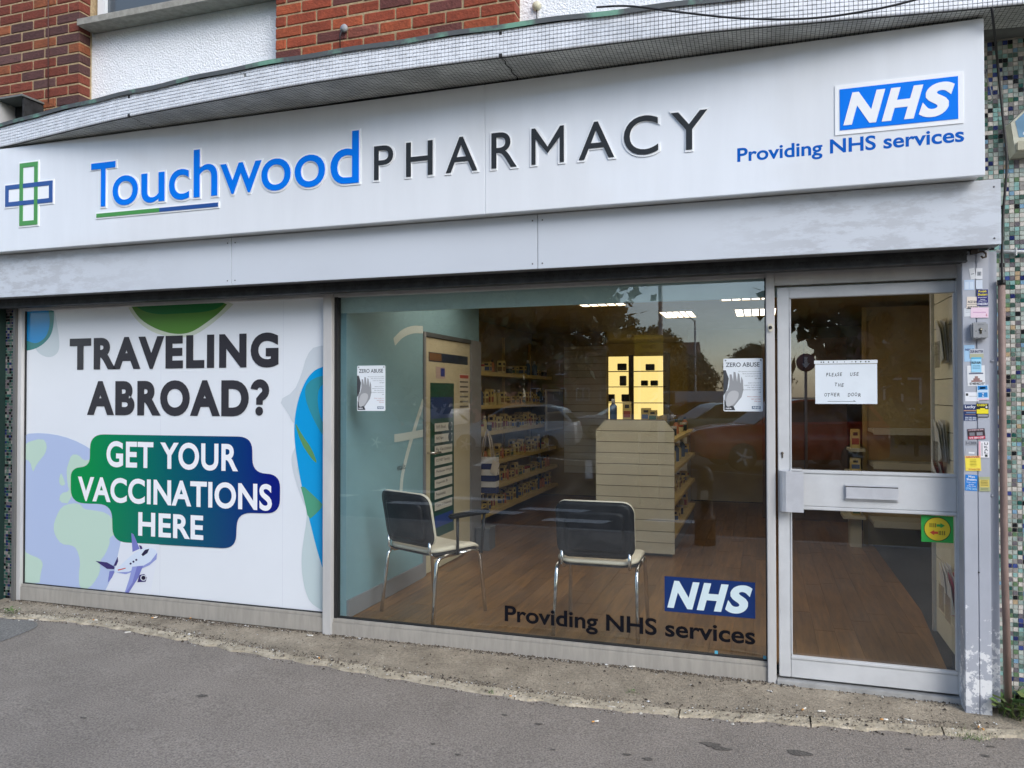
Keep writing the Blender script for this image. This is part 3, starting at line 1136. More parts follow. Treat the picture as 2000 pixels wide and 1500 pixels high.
YPO = .026
poster = thing('window_graphic', 'white TRAVELING ABROAD window graphic with globe, plane and green blue badge', 'poster')
M['vinyl'] = mat('poster_white', srgb(230, 235, 240), .16, var=.012, vscale=1.2, spec=.5)
MB().box(GX0 + .007, GX1 - .001, YPO, YPO + .004, PZ0 + .005, ZT).build('sheet', M['vinyl'], poster)
_lay = [0]


def art(name, pts, m, smooth=0, scale=None, clip=True):
    """a printed patch; pts in photograph pixels"""
    if smooth:
        pts = smooth_closed(pts, smooth)
    _lay[0] += 1
    Y = YPO - .0004 - .00014 * _lay[0]
    P = px_poly(pts, YPO)
    if clip:
        P = [(min(max(p[0], GX0 + .0075), GX1 - .002), Y, min(max(p[2], PZ0 + .006), ZT - .001)) for p in P]
    else:
        P = [(p[0], Y, p[2]) for p in P]
    return MB().poly(P).build(name, m, poster)


def c4(*pts):
    return [(x * .35, 480 + y * .35) for x, y in pts]


def c5(*pts):
    return [(x * .35, 900 + y * .35) for x, y in pts]


vin = lambda r, g, b: flat(r, g, b, .16)
art('wisp', c4((300, 340), (318, 430), (334, 540), (326, 600), (275, 628), (215, 602), (190, 560), (280, 480)), vin(202, 214, 219), 2)
art('corner_shape', c4((100, 300), (300, 330), (303, 420), (288, 500), (236, 556), (180, 582), (100, 590)), vin(52, 128, 128), 2)
art('corner_shape', c4((100, 300), (266, 330), (281, 420), (268, 490), (238, 528), (196, 548), (150, 528), (100, 530)), vin(18, 140, 205), 2)
art('arc', c4((690, 300), (760, 420), (860, 490), (990, 515), (1080, 505), (1180, 440), (1260, 370), (1330, 300)), vin(205, 214, 196), 2)
art('arc', c4((715, 300), (770, 402), (860, 460), (950, 490), (1020, 494), (1080, 478), (1160, 424), (1230, 370), (1290, 300)), vin(92, 138, 66), 2)
art('arc', c4((730, 300), (780, 360), (880, 385), (1000, 378), (1130, 372), (1220, 352), (1275, 300)), vin(48, 116, 66), 2)
art('wisp', c4((1900, 560), (1760, 556), (1712, 610), (1682, 720), (1640, 815), (1556, 862), (1604, 925), (1640, 1000), (1700, 1000), (1900, 900)), vin(206, 214, 220), 1)
art('wisp', c4((1900, 1000), (1700, 1040), (1630, 1150), (1625, 1220), (1660, 1350), (1720, 1500), (1900, 1500)), vin(208, 216, 222), 2)
art('wisp', c5((1640, 20), (1690, 130), (1718, 300), (1692, 450), (1680, 580), (1700, 720), (1742, 812), (1900, 870), (1900, 400), (1720, 60)), vin(196, 212, 214), 2)
art('ribbon', c4((1900, 660), (1780, 676), (1718, 730), (1672, 830), (1645, 950), (1642, 1080), (1668, 1260), (1700, 1420), (1735, 1560), (1770, 1700), (1810, 1830), (1900, 1990)), vin(22, 156, 218), 2)
art('ribbon', c4((1900, 720), (1780, 724), (1706, 770), (1702, 850), (1740, 950), (1800, 1060), (1900, 1160), (1900, 1080), (1800, 1000), (1770, 880), (1782, 770), (1900, 748)), vin(58, 146, 160), 2)
art('ribbon', c4((1640, 970), (1690, 1060), (1740, 1130), (1775, 1220), (1740, 1190), (1680, 1100)), vin(96, 150, 96), 1)
art('ribbon', c5((1672, 120), (1780, 220), (1806, 250), (1760, 300), (1722, 330), (1700, 220)), vin(84, 160, 128), 1)
globe_blue = vin(182, 198, 230)
land = vin(194, 220, 204)
art('globe', circ(75, 1030, 184, 60), globe_blue)
art('continent', c5((345, 255), (400, 236), (450, 240), (470, 270), (520, 275), (600, 290), (640, 340), (660, 400), (610, 430), (616, 455), (590, 520), (558, 560), (562, 620), (520, 690), (480, 722), (446, 712), (440, 640), (450, 560), (430, 490), (400, 470), (345, 466), (310, 420), (298, 370), (315, 310)), land, 1)
art('continent', c5((100, 480), (160, 520), (225, 545), (243, 575), (230, 620), (220, 700), (100, 700)), land, 1)
art('continent', c4((140, 1100), (240, 1073), (265, 1110), (255, 1160), (225, 1195), (200, 1230), (185, 1268), (170, 1200), (130, 1190), (128, 1120)), land, 1)
art('continent', c4((385, 1210), (400, 1165), (440, 1165), (470, 1200), (510, 1190), (520, 1240), (420, 1280), (395, 1440), (330, 1430), (340, 1380), (390, 1370), (378, 1330), (372, 1250)), land, 1)
art('continent', c4((330, 1310), (342, 1262), (358, 1300), (368, 1335), (340, 1340)), land, 1)
art('continent', c4((100, 1200), (130, 1240), (140, 1320), (100, 1390)), land, 1)
art('trail', c5((680, 430), (900, 430), (840, 780), (590, 780), (640, 620)), vin(228, 233, 241))
badge = gradient_mat('badge_gradient', srgb(0, 142, 74), srgb(0, 92, 104), srgb(8, 26, 122), pY(165, 930, 0)[0], pY(520, 980, 0)[0])
art('badge', round_poly([(177, 848), (493, 853), (494, 924), (548, 926), (547, 1003), (464, 1001), (461, 1072), (221, 1058), (219, 985), (139, 982), (139, 914), (176, 911)], 27), badge)
YT = YPO - .0004 - .00014 * (_lay[0] + 1.5)
INK = mat('poster_ink', srgb(58, 58, 64), .2)
WHT = flat(244, 246, 250, .2)
text_px('lettering', 'TRAVELING', (136, 690), (544, 684), 661, 723, YT, INK, poster, offset=.050, spacing=1.17)
text_px('lettering', 'ABROAD', (170, 778), (486, 776), 744, 811, YT, INK, poster, offset=.050, spacing=1.17)
q0_, q1_ = pY(490, 741, YT), pY(525, 812, YT)
qw, qh = q1_[0] - q0_[0], q0_[2] - q1_[2]
hook = MB()
cc, r0, r1 = (qw * .5, qh * .70), qw * .52, qw * .13
arc = [(cc[0] + (r0 if i < 15 else r1) * math.cos(a_), cc[1] + (r0 if i < 15 else r1) * math.sin(a_)) for i, a_ in enumerate([math.radians(172 - 17.3 * k) for k in range(15)] + [math.radians(-70 + 17.3 * k) for k in range(15)])]
arc = arc[:15] + [(qw * .66, qh * .30), (qw * .30, qh * .30), (qw * .30, qh * .48)] + arc[15:]
hook.poly([(q0_[0] + x_, YT, q1_[2] + z_) for x_, z_ in arc])
hook.build('question_mark', INK, poster)
MB().poly([(x_, YT, z_) for x_, z_ in circ(q0_[0] + qw * .47, q1_[2] + qh * .125, qh * .125, 24)]).build('question_dot', INK, poster)
text_px('lettering', 'GET YOUR', (208, 888), (465, 890), 861, 912, YT, WHT, poster, offset=.028, spacing=1.06)
text_px('lettering', 'VACCINATIONS', (152, 955), (531, 968), 930, 978, YT, WHT, poster, offset=.028, spacing=1.03)
text_px('lettering', 'HERE', (270, 1024), (397, 1030), 1000, 1046, YT, WHT, poster, offset=.028, spacing=1.06)
_lay[0] += 4
PL = vin(216, 228, 244)
PUR, PUR2, DPU = vin(122, 128, 196), vin(150, 160, 216), vin(62, 52, 110)
art('aeroplane_wing', c5((735, 402), (748, 410), (782, 490), (742, 508)), PUR, 0)
art('aeroplane_engine', c5((778, 470), (792, 474), (798, 490), (786, 494)), DPU)
art('aeroplane_tail', c5((536, 558), (600, 566), (642, 590), (640, 604), (600, 602)), DPU)
art('aeroplane_tail', c5((660, 534), (662, 560), (652, 584), (636, 586)), DPU)
art('aeroplane_tail', c5((614, 615), (646, 612), (628, 650), (604, 680)), PUR)
art('aeroplane_body', c5((636, 612), (668, 590), (715, 545), (768, 502), (820, 484), (858, 486), (882, 510), (872, 545), (836, 578), (780, 604), (704, 630), (650, 626)), PL, 1)
art('aeroplane_belly', c5((652, 622), (720, 618), (790, 592), (842, 562), (880, 512), (876, 548), (836, 582), (780, 606), (704, 632)), PUR2, 0)
art('aeroplane_window', c5((792, 522), (812, 496), (836, 490), (826, 514), (800, 532)), vin(40, 38, 70))
for q in ((732, 573), (748, 562), (764, 552)):
    art('aeroplane_window', c5(*circ(q[0], q[1], 6, 12)), vin(60, 58, 96))
art('aeroplane_wing', c5((742, 590), (802, 584), (776, 650), (722, 748), (702, 748), (728, 660)), PUR, 0)
art('aeroplane_wing', c5((742, 590), (768, 588), (742, 680), (706, 748), (700, 748), (724, 660)), PUR2, 0)
art('aeroplane_engine', c5((782, 636), (808, 630), (824, 650), (816, 674), (770, 676)), DPU, 0)
art('aeroplane_engine', c5(*circ(804, 652, 17, 16)), vin(210, 214, 226))
art('aeroplane_engine', c5(*circ(804, 652, 12, 16)), vin(34, 30, 52))
art('aeroplane_stripe', c5((660, 606), (704, 596), (706, 600), (664, 612)), vin(206, 96, 96))
for xx in (895 * .35, 1578 * .35):
    q = pY(xx, 900, YPO)
    MB().box(q[0], q[0] + .0015, YPO - .0002, YPO, PZ0 + .01, ZT - .01).build('sheet_seam', vin(205, 209, 220), poster)

# clear window
CW = thing('display_window', 'large clear shop window showing the pharmacy interior and chairs', 'window')
WX0, WX1, WZ0, WZ1 = -2.655, .020, .098, ZT
MB().box(WX0 + .004, WX1 - .002, .030, .036, WZ0, WZ1 + .05).build('pane', M['glass'], CW)
sl_ = MB()
sl_.bbox(WX0 + .001, WX1 - .001, -.008, .066, -.01, WZ0 - .022, .003)
sl_.bbox(WX0 + .001, WX1 - .001, .0, .066, WZ0 - .0215, WZ0, .003)
sl_.build('sill', M['alu_sill'], CW)
MB().bbox(WX0 + .001, WX1 - .001, .0, .066, WZ1, WZ1 + .088, .003).build('head', M['alu'], CW)
gk = MB()
gk.box(WX0, WX0 + .022, .012, .055, WZ0, WZ1)
gk.box(WX0 + .022, WX1, .020, .055, WZ0, WZ0 + .006)
gk.box(WX1 - .006, WX1, .012, .055, WZ0 + .006, WZ1)
gk.build('gasket', M['rubber'], CW)
MB().bbox(.020, .066, -.022, .07, -.02, ZT + .088, .004).build('mullion', M['alu'], CW)
bl = MB()
q = pY(1502, 640, -.022)
bl.lathe([(0, -.008), (.012, -.008), (.0125, 0)], 0, 0, 0, 16, 0, 'y')
o = thing('door_sensor', 'small cream oval sensor on the silver window mullion', 'sensor')
MB().prism([(x, 0, z) for x, z in circ(0, 0, .014, 24, .022)], (0, -.008, 0)).build('plate', mat('sensor_cream', srgb(214, 208, 188), .4), o, (.044, -.0225, q[2]))
MB().lathe([(0, -.004), (.009, -.004), (.0095, 0)], 0, 0, 0, 16, 0, 'y').build('lens', M['rubber'], o, (.044, -.0308, q[2]))

# stickers on the clear glass
st = thing('window_logo_sticker', 'navy NHS sticker with Providing NHS services on the clear window', 'sticker')
YW = .0285
a, b = pY(1298, 1158, YW), pY(1475, 1174, YW)
z1 = (pY(1298, 1125, YW)[2] + pY(1475, 1138, YW)[2]) / 2
z0 = (pY(1299, 1192, YW)[2] + pY(1475, 1210, YW)[2]) / 2
nhs(st, a[0], b[0], z0, z1, YW, flat(12, 46, 104), flat(214, 232, 236))
a, b = pY(986, 1199, YW), pY(1475, 1250, YW)
zc = (pY(990, 1184, YW)[2] + pY(1195, 1203, YW)[2]) / 2
zbs = (pY(990, 1214, YW)[2] + pY(1195, 1235, YW)[2]) / 2
text_on('lettering', 'Providing NHS services', (a[0], YW - .001, zbs - (zc - zbs) * .27), UX, UZ, b[0] - a[0], (zc - zbs) * 1.34, mat('vinyl_black', srgb(16, 18, 26), .6, spec=.1), st, offset=.021)


def notice(px, label, n):
    """ZERO ABUSE notice taped on the clear window; px = corner pixels tl, tr, br, bl"""
    Y = .0283
    P = px_poly(px, Y)
    x0, x1 = (P[0][0] + P[3][0]) / 2, (P[1][0] + P[2][0]) / 2
    z1, z0 = (P[0][2] + P[1][2]) / 2, (P[2][2] + P[3][2]) / 2
    w, h = x1 - x0, z1 - z0
    t = thing('abuse_notice', label, 'notice')
    MB().prism([(x, Y, z) for x, z in round_poly([(x0, z0), (x1, z0), (x1, z1), (x0, z1)], .008, 4)], (0, .0012, 0)).build('sheet', flat(226, 232, 236, .4), t)
    at = lambda u, v, k: (x0 + u * w, Y - .0002 * k, z0 + v * h)
    ink = flat(86, 92, 96)
    text_on('lettering', 'ZERO ABUSE', at(.06, .84, 1), UX, UZ, w * .86, h * .085, ink, t, offset=.02)
    hand = [(0.02, 0.02), (0.22, 0.05), (.34, .16), (.46, .27), (.51, .40), (.50, .58), (.46, .66), (.44, .52), (.41, .70), (.37, .73), (.35, .56), (.31, .74), (.26, .75), (.25, .57), (.21, .70), (.16, .70), (.15, .50), (.11, .40), (.03, .36)]
    MB().poly([at(u, v, 1) for u, v in hand]).build('hand_picture', flat(150, 152, 154), t)
    MB().poly([at(u, v, 2) for u, v in smooth_closed([(.05, .08), (.22, .10), (.38, .24), (.40, .38), (.20, .40), (.08, .30)], 2)]).build('hand_picture', flat(186, 187, 188), t)
    MB().poly([at(u, v, 1) for u, v in [(.0, .30), (.10, .42), (.14, .62), (.06, .78), (.0, .78)]]).build('hand_picture', flat(70, 72, 76), t)
    MB().poly([at(u, v, 1.5) for u, v in [(0.02, .02), (.30, .02), (.26, .09), (.10, .14), (.02, .22)]]).build('hand_picture', flat(64, 66, 70), t)
    text_on('lettering', 'NPA', at(.06, .04, 3), UX, UZ, w * .15, h * .03, flat(236, 238, 240), t, offset=.03)
    lines = ['We operate a zero abuse policy', 'Both physical and verbal', 'towards any member of', 'our team', '', 'Support Surrey in', 'support of the service', 'they have to treat', 'all patients respectfully', 'and', '', 'Please respect our', 'team and them', 'With care']
    for i, s_ in enumerate(lines):
        if s_:
            ww = w * .019 * len(s_)
            text_on('lettering', s_, at(.95 - ww / w, .74 - i * .043, 1), UX, UZ, ww, h * .022, flat(112, 118, 122) if i < 11 else flat(176, 110, 110), t, offset=.01)
    lx = at(.72, .045, 1)
    MB().poly([lx, (lx[0] + w * .22, lx[1], lx[2]), (lx[0] + w * .22, lx[1], lx[2] + h * .055), (lx[0], lx[1], lx[2] + h * .055)]).build('logo_plate', flat(96, 116, 138), t)
    text_on('lettering', 'NHS', (lx[0] + w * .02, lx[1] - .0003, lx[2] + h * .009), UX, UZ, w * .18, h * .038, flat(226, 232, 236), t, offset=.04, shear=.2)
    for u in (.06, .95):
        MB().lathe([(0, -.002), (.004, -.002), (.004, 0)], 0, 0, 0, 10, 0, 'y').build('tack', flat(120, 124, 126), t, at(u, .965, 2))
    return t


notice([(697, 714), (752, 714), (753, 802), (698, 803)], 'ZERO ABUSE notice on the clear window in front of the teal wall', 0)
notice([(1413, 701), (1490, 699), (1490, 804), (1413, 803)], 'ZERO ABUSE notice on the clear window beside the door mullion', 1)
for i, (pxx, pyy) in enumerate([(1399, 1274), (1494, 1284)]):
    q = pY(pxx, pyy, .0285)
    tag(MB().bbox(q[0] - .009, q[0] + .009, .0275, .0285, q[2] - .009, q[2] + .009, .0004).build('tape_corner', flat(92, 172, 196)), 'scrap of pale blue tape low on the clear window', 'tape', 'scraps of blue tape')

# ================================================================== DOOR
door = thing('shop_door', 'silver aluminium glazed shop door with letterbox and pull handle', 'door')
DX0, DX1 = .079, .954
DZ0, DZ1 = .034, 2.125
GA, GB = .139, .932
AD = M['alu_door']
MB().bbox(DX0, GA, -.004, .046, DZ0, DZ1, .003).build('stile', AD, door)
MB().bbox(GB, DX1, -.004, .046, DZ0, DZ1, .003).build('stile', AD, door)
MB().bbox(GA + .0006, GB - .0006, -.002, .044, 2.066, DZ1, .003).build('top_rail', AD, door)
MB().bbox(GA + .0006, GB - .0006, -.002, .044, .952, 1.126, .003).build('middle_rail', AD, door)
MB().bbox(GA + .0006, GB - .0006, -.002, .044, DZ0, .132, .003).build('bottom_rail', AD, door)
bd = MB()
for z in (1.1265, .933, .1325):
    bd.bbox(GA + .001, GB - .001, -.006, .02, z, z + .018, .003)
for z0_, z1_ in ((1.146, 2.064), (.152, .932)):
    bd.bbox(GA + .001, GA + .010, -.005, .02, z0_, z1_, .003)
    bd.bbox(GB - .010, GB - .001, -.005, .02, z0_, z1_, .003)
bd.build('glazing_bead', AD, door)
MB().box(GA + .002, GB - .002, .022, .028, 1.13, 2.07).build('pane', M['glass'], door)
MB().box(GA + .002, GB - .002, .022, .028, .136, .95).build('pane', M['glass'], door)
hd = MB()
hx0_, hx1_ = .083, .205
prof = [(hx0_, -.006), (hx0_ + .004, -.035), (hx0_ + .016, -.058), (hx0_ + .034, -.066), (hx1_, -.066), (hx1_, -.060), (hx1_ - .06, -.058), (hx1_ - .06, -.006)]
hd.prism([(x, y, .925) for x, y in prof], (0, 0, .215))
hd.build('handle', M['alu_bright'], door)
MB().box(hx1_ - .065, hx1_ - .004, -.03, -.0065, 1.1405, 1.149).build('handle_bracket', AD, door)
lb = MB()
lb.bbox(.409, .667, -.010, -.0025, .990, 1.076, .003)
lbo = lb.build('letterbox', M['alu_bright'], door)
MB().bbox(.414, .662, -.018, -.0105, 1.002, 1.062, .003).build('flap', M['alu_bright'], lbo)
MB().box(.413, .663, -.0155, -.0102, 1.0622, 1.0665).build('flap_gap_shade', M['rubber'], lbo)  # black strip painting the shade line above the flap
MB().bbox(.414, .662, -.021, -.0182, 1.002, 1.010, .001).build('flap_lip', M['alu_bright'], lbo)
lk = MB()
q = pY(1528, 885, -.004)
lk.lathe([(0, -.004), (.007, -.004), (.0075, 0)], q[0], -.0045, q[2], 14, 0, 'y')
lk.box(q[0] - .0035, q[0] + .0035, -.007, -.0045, q[2] - .026, q[2])
lk.build('lock', mat('brass_lock', srgb(92, 84, 74), .3, metal=.6), door)
fr = thing('door_frame', 'silver aluminium frame and threshold around the shop door', 'door frame')
MB().bbox(.0665, .9575, -.012, .07, 2.137, ZT + .088, .003).build('head', M['alu'], fr)
MB().bbox(.957, .99, -.012, .07, -.01, ZT + .088, .003).build('jamb', M['alu'], fr)
MB().bbox(.067, .9565, -.03, .07, -.012, .022, .004).build('threshold', mat('worn_threshold', srgb(178, 178, 176), .5, metal=.3, var=.12, vscale=10), fr)
MB().box(.0665, .957, .03, .07, .0225, 2.1365).build('rebate', M['rubber'], fr) if False else None
# paper notice in the door
pn = thing('door_paper', 'handwritten PLEASE USE THE OTHER DOOR paper sleeve on the door glass', 'paper')
Yd = .0205
P = px_poly([(1592, 712), (1713, 710), (1714, 789), (1594, 790)], Yd)
x0, x1, z1, z0 = P[0][0], P[1][0], P[0][2], P[2][2]
MB().box(x0, x1, Yd - .001, Yd, z0, z1).build('sheet', mat('door_paper', srgb(226, 234, 240), .3, var=.02, vscale=9, bump=.25, bscale=14, bdist=.01), pn)
MB().box(x0 - .005, x1 + .002, Yd - .0016, Yd - .0006, z1 + .003, z1 + .021).build('punched_strip', flat(226, 232, 236), pn)
for u in (.10, .14, .22, .30, .36, .48, .60, .66, .74, .82, .87):
    MB().poly([(x, Yd - .0019, z) for x, z in circ(x0 + u * (x1 - x0), z1 + .012, .0035 if int(u * 50) % 2 else .0022, 10)]).build('punch_hole', flat(40, 46, 44), pn)
pen = flat(58, 66, 70)
for word, u, v, w, in [('PLEASE', .18, .70, .27), ('USE', .57, .70, .15), ('THE', .32, .44, .16), ('OTHER', .15, .19, .26), ('DOOR', .53, .19, .22)]:
    nL = len(word)
    for i, ch in enumerate(word):
        cw = w / nL * .78
        text_on('lettering', ch, (x0 + (u + i * w / nL) * (x1 - x0), Yd - .0014, z0 + (v + random.uniform(-.012, .012)) * (z1 - z0)), Vector((1, 0, random.uniform(-.12, .12))).normalized(), (0, 0, 1), cw * (x1 - x0), .088 * (z1 - z0), pen, pn, shear=.15, offset=.012)
ax0, ax1, az = x0 + .2 * (x1 - x0), x0 + .66 * (x1 - x0), z0 + .06 * (z1 - z0)
MB().poly([(ax0, Yd - .0014, az), (ax1, Yd - .0014, az), (ax1 - .012, Yd - .0014, az + .007), (ax1 - .01, Yd - .0014, az + .002), (ax0, Yd - .0014, az + .0018)]).build('arrow', pen, pn)
# green arrow sticker low on the door
gs = thing('arrow_sticker', 'green sticker with yellow disc and two opposite arrows on the door', 'sticker')
P = px_poly([(1799, 1006), (1862, 1005), (1862, 1061), (1800, 1060)], Yd)
x0, x1, z1, z0 = P[0][0], P[1][0], P[0][2], P[2][2]
MB().box(x0, x1, Yd - .001, Yd, z0, z1).build('plate', flat(52, 164, 74), gs)
cxx, czz, rr = (x0 + x1) / 2, (z0 + z1) / 2, (z1 - z0) * .43
MB().poly([(x, Yd - .0013, z) for x, z in circ(cxx, czz, rr * 1.06, 32)]).build('ring', flat(40, 66, 36), gs)
MB().poly([(x, Yd - .0016, z) for x, z in circ(cxx, czz, rr, 32)]).build('disc', flat(222, 196, 50), gs)
for sgn, colr, zz in ((1, flat(48, 150, 70), czz + rr * .32), (-1, flat(196, 70, 50), czz - rr * .32)):
    k = rr * .6
    MB().poly([(cxx + sgn * u * k, Yd - .0019, zz + v * k) for u, v in [(-.1, -.18), (.4, -.18), (.4, -.38), (1.0, 0), (.4, .38), (.4, .18), (-.1, .18)]]).build('arrow', colr, gs)
    for u in (-.95, -.7, -.45, -.24):
        MB().poly([(cxx + sgn * (u + a_) * k, Yd - .0019, zz + b_ * k) for a_, b_ in [(-.05, -.3), (.06, -.3), (.06, .3), (-.05, .3)]]).build('arrow_bar', flat(70, 66, 30), gs)

# ================================================================== SHUTTER GUIDE POST, MOSAIC WALL
YPF = -.115
PX0, PX1 = pY(1884, 1200, YPF)[0], pY(1937, 1200, YPF)[0]
post = thing('shutter_post', 'grey painted shutter guide post covered with flyers beside the door', 'post')
mid_x = pY(1912, 1200, YPF)[0]
MB().bbox(PX0, mid_x - .0008, YPF, .06, -.03, BZ0 - .001, .003).build('channel', M['post_flaking'], post)
MB().bbox(mid_x + .0008, PX1, YPF + .0015, .06, -.03, BZ0 - .001, .003).build('channel', M['post_flaking'], post)
FX1 = pY(1953, 1200, -.06)[0]
MB().bbox(PX1 + .0005, FX1, -.06, .06, .01, BZ0 - .001, .003).build('side_flange', M['post_flaking'], post)
for pyy in (705, 968):
    q = pY(1938, pyy, -.06)
    MB().lathe([(0, -.006), (.006, -.005), (.008, 0)], q[0], -.0605, q[2], 10, 0, 'y').build('bolt', M['post_grey'], post)
q = pY(1912, 1118, YPF)
MB().lathe([(0, -.002), (.004, -.002), (.0042, 0)], q[0], YPF - .0005, q[2], 8, 0, 'y').build('bolt', M['rubber'], post)
ks = thing('key_switch', 'grey metal shutter key switch box mounted on the grey post', 'switch')
P = px_poly([(1897, 630), (1930, 630), (1930, 662), (1898, 662)], YPF - .03)
MB().bbox(P[0][0], P[1][0], YPF - .034, YPF - .0005, P[2][2], P[0][2], .007).build('case', mat('switch_grey', srgb(160, 162, 164), .4, metal=.3), ks)
kx, kz = (P[0][0] + P[1][0]) / 2 + .003, (P[0][2] + P[2][2]) / 2
kb = MB()
kb.lathe([(0, -.002), (.0075, -.002), (.008, 0)], kx, YPF - .0345, kz + .006, 14, 0, 'y')
kb.box(kx - .0045, kx + .0045, YPF - .0365, YPF - .0345, kz - .014, kz + .004)
kb.build('key_barrel', mat('barrel', srgb(108, 104, 92), .3, metal=.8), ks)
text_on('lettering', 'STOP', (kx - .012, YPF - .0346, kz + .026), UX, UZ, .026, .006, flat(110, 112, 114), ks)
for sx in (-1, 1):
    MB().poly([(kx + sx * .020 + a_, YPF - .0346, kz + b_) for a_, b_ in ((-.004, -.004), (.004, -.004), (0, .003))]).build('arrow_mark', flat(110, 112, 114), ks)
hk = thing('padlock_hook', 'small rusty steel hook under the shutter housing at the post', 'hook')
q = pY(1922, 497, -.14)
MB().tube([(q[0] - .03, -.14, q[2] + .012), (q[0] - .005, -.14, q[2] + .014), (q[0] + .008, -.14, q[2] + .004), (q[0] + .008, -.14, q[2] - .012), (q[0] - .006, -.14, q[2] - .016), (q[0] - .012, -.14, q[2] - .006)], .005, 8).build('hook_bar', mat('rusty_steel', srgb(84, 74, 66), .6, metal=.5), hk)
MB().bbox(q[0] - .06, q[0] - .028, -.15, -.13, q[2] + .004, BZ0 + .0, .002).build('hook_plate', mat('rusty_plate', srgb(70, 64, 60), .6, metal=.5), hk)

_sk = [0]


def flyer(px, bgc, label, items, tilt=0.0, Yo=0.0):
    """px = (x0, y0, x1, y1) in photo pixels on the post; items: ('t', text, u0, v0, u1, v1, colour) or ('r', u0, v0, u1, v1, colour)"""
    Y = YPF - .0012 - Yo * .0009
    A, B = pY(px[0], px[1], Y), pY(px[2], px[3], Y)
    w, h = B[0] - A[0], A[2] - B[2]
    t = thing('flyer_sticker', label, 'sticker')
    ct, s_ = math.cos(tilt), math.sin(tilt)
    cx_, cz_ = (A[0] + B[0]) / 2, (A[2] + B[2]) / 2

    def at(u, v, k):
        dx, dz = (u - .5) * w, (.5 - v) * h
        return (cx_ + dx * ct - dz * s_, Y - .0003 * k, cz_ + dx * s_ + dz * ct)
    MB().prism([at(0, 0, 0), at(1, 0, 0), at(1, 1, 0), at(0, 1, 0)], (0, .0006, 0)).build('card', flat(*bgc, .5), t)
    for it in items:
        if it[0] == 'r':
            _, u0, v0, u1, v1, c = it
            MB().poly([at(u0, v0, 1), at(u1, v0, 1), at(u1, v1, 1), at(u0, v1, 1)]).build('print_block', flat(*c, .5), t)
        else:
            _, s2, u0, v0, u1, v1, c = it
            O = at(u0, v1, 2)
            text_on('lettering', s2, O, (ct, 0, s_), (-s_, 0, ct), (u1 - u0) * w, (v1 - v0) * h, flat(*c, .5), t, offset=.02)
    return t


S = flyer
lt, dk = (206, 214, 222), (70, 74, 84)
S((1894, 524, 1905, 545), (214, 217, 220), 'torn white sticker remnant high on the grey post', [('r', .2, .5, .8, .55, dk)], .15)
S((1906, 524, 1919, 545), (220, 222, 226), 'white sticker with red print high on the grey post', [('r', .2, .3, .8, .7, (178, 184, 190)), ('t', '18/1', .25, .35, .8, .65, dk)])
S((1883, 547, 1903, 566), (184, 204, 226), 'pale blue faded sticker high on the grey post', [('r', .08, .2, .45, .9, (206, 220, 234)), ('r', .55, .2, .92, .9, (206, 220, 234))])
S((1906, 547, 1919, 564), (208, 218, 230), 'blank pale sticker beside the faded blue one', [])
S((1888, 580, 1912, 603), (226, 214, 200), 'cream sticker with ACE SHU lettering partly covered by a navy one', [('t', 'ACE SHU', .08, .32, .95, .52, dk), ('r', .05, .62, .95, .65, dk), ('t', 'SHOP 077805', .1, .78, .95, .93, dk)], -.05)
S((1908, 566, 1930, 597), (36, 34, 112), 'navy sticker with yellow Punjab Shutters lettering', [('t', 'Punjab', .14, .04, .86, .2, (240, 226, 60)), ('t', 'Shutters', .08, .22, .94, .37, (240, 226, 60)), ('t', 'Shutters Repair', .1, .45, .9, .52, (230, 232, 240)), ('t', 'Services', .3, .57, .72, .63, (230, 232, 240)), ('t', '& Glass Work', .15, .67, .88, .73, (230, 232, 240)), ('t', '07448250864', .04, .8, .96, .96, (230, 232, 240))], 0, 1)
S((1883, 602, 1898, 618), (212, 216, 220), 'small pale grey sticker under the cream one', [('r', .2, .2, .8, .25, (150, 156, 162)), ('r', .2, .45, .8, .5, (150, 156, 162))])
S((1896, 601, 1931, 620), (234, 206, 220), 'pink sticker above the key switch box', [('r', .12, .45, .85, .5, (190, 130, 180)), ('t', 'A', .85, .6, .93, .85, (206, 110, 130))], -.03, 1)
S((1883, 674, 1904, 706), (164, 200, 228), 'light blue REPAIR sticker just below the key switch', [('t', 'REPAIR', .12, .22, .98, .34, (60, 66, 120))], .02)
S((1894, 682, 1921, 700), (196, 200, 206), 'grey OUR SHUTTER sticker overlapping a blue one', [('t', 'OUR SHUTTER', .02, .1, .98, .4, (44, 48, 88)), ('r', 0, .5, 1, .95, (176, 178, 150))], .0, 1)
S((1897, 698, 1917, 727), (158, 212, 238), 'bright blue REPAIR sticker with rows of small print', [('r', 0, 0, 1, .1, (76, 176, 214)), ('t', 'REPAIR', .04, .28, .96, .44, (30, 34, 44))] + [('r', .12, v, .88, v + .03, (84, 130, 160)) for v in (.54, .63, .72)], 0, 2)
S((1889, 714, 1924, 754), (224, 226, 228), 'white sticker with a brown roof drawing and a phone number', [('r', .1, .36, .9, .42, (90, 96, 120)), ('r', .42, .52, .60, .62, (150, 116, 110)), ('r', .34, .62, .70, .72, (150, 116, 110)), ('r', .22, .72, .84, .80, (150, 116, 110)), ('t', '07485462107', .12, .82, .97, .94, (40, 40, 44))], .02)
S((1908, 752, 1931, 781), (196, 220, 238), 'white and blue sticker with two blue key panels', [('r', .08, .05, .92, .32, (40, 130, 196)), ('r', .25, .14, .75, .26, (196, 220, 238)), ('r', .1, .5, .9, .82, (40, 130, 196)), ('t', 'Z', .42, .54, .6, .78, (226, 232, 240)), ('r', 0, .9, 1, 1, (236, 206, 220))], .03, 1)
S((1885, 766, 1912, 784), (230, 232, 236), 'white card sticker with a tiny dark square', [('r', .05, .12, .22, .4, (50, 54, 56)), ('r', .3, .42, .95, .46, (130, 136, 142))], .0)
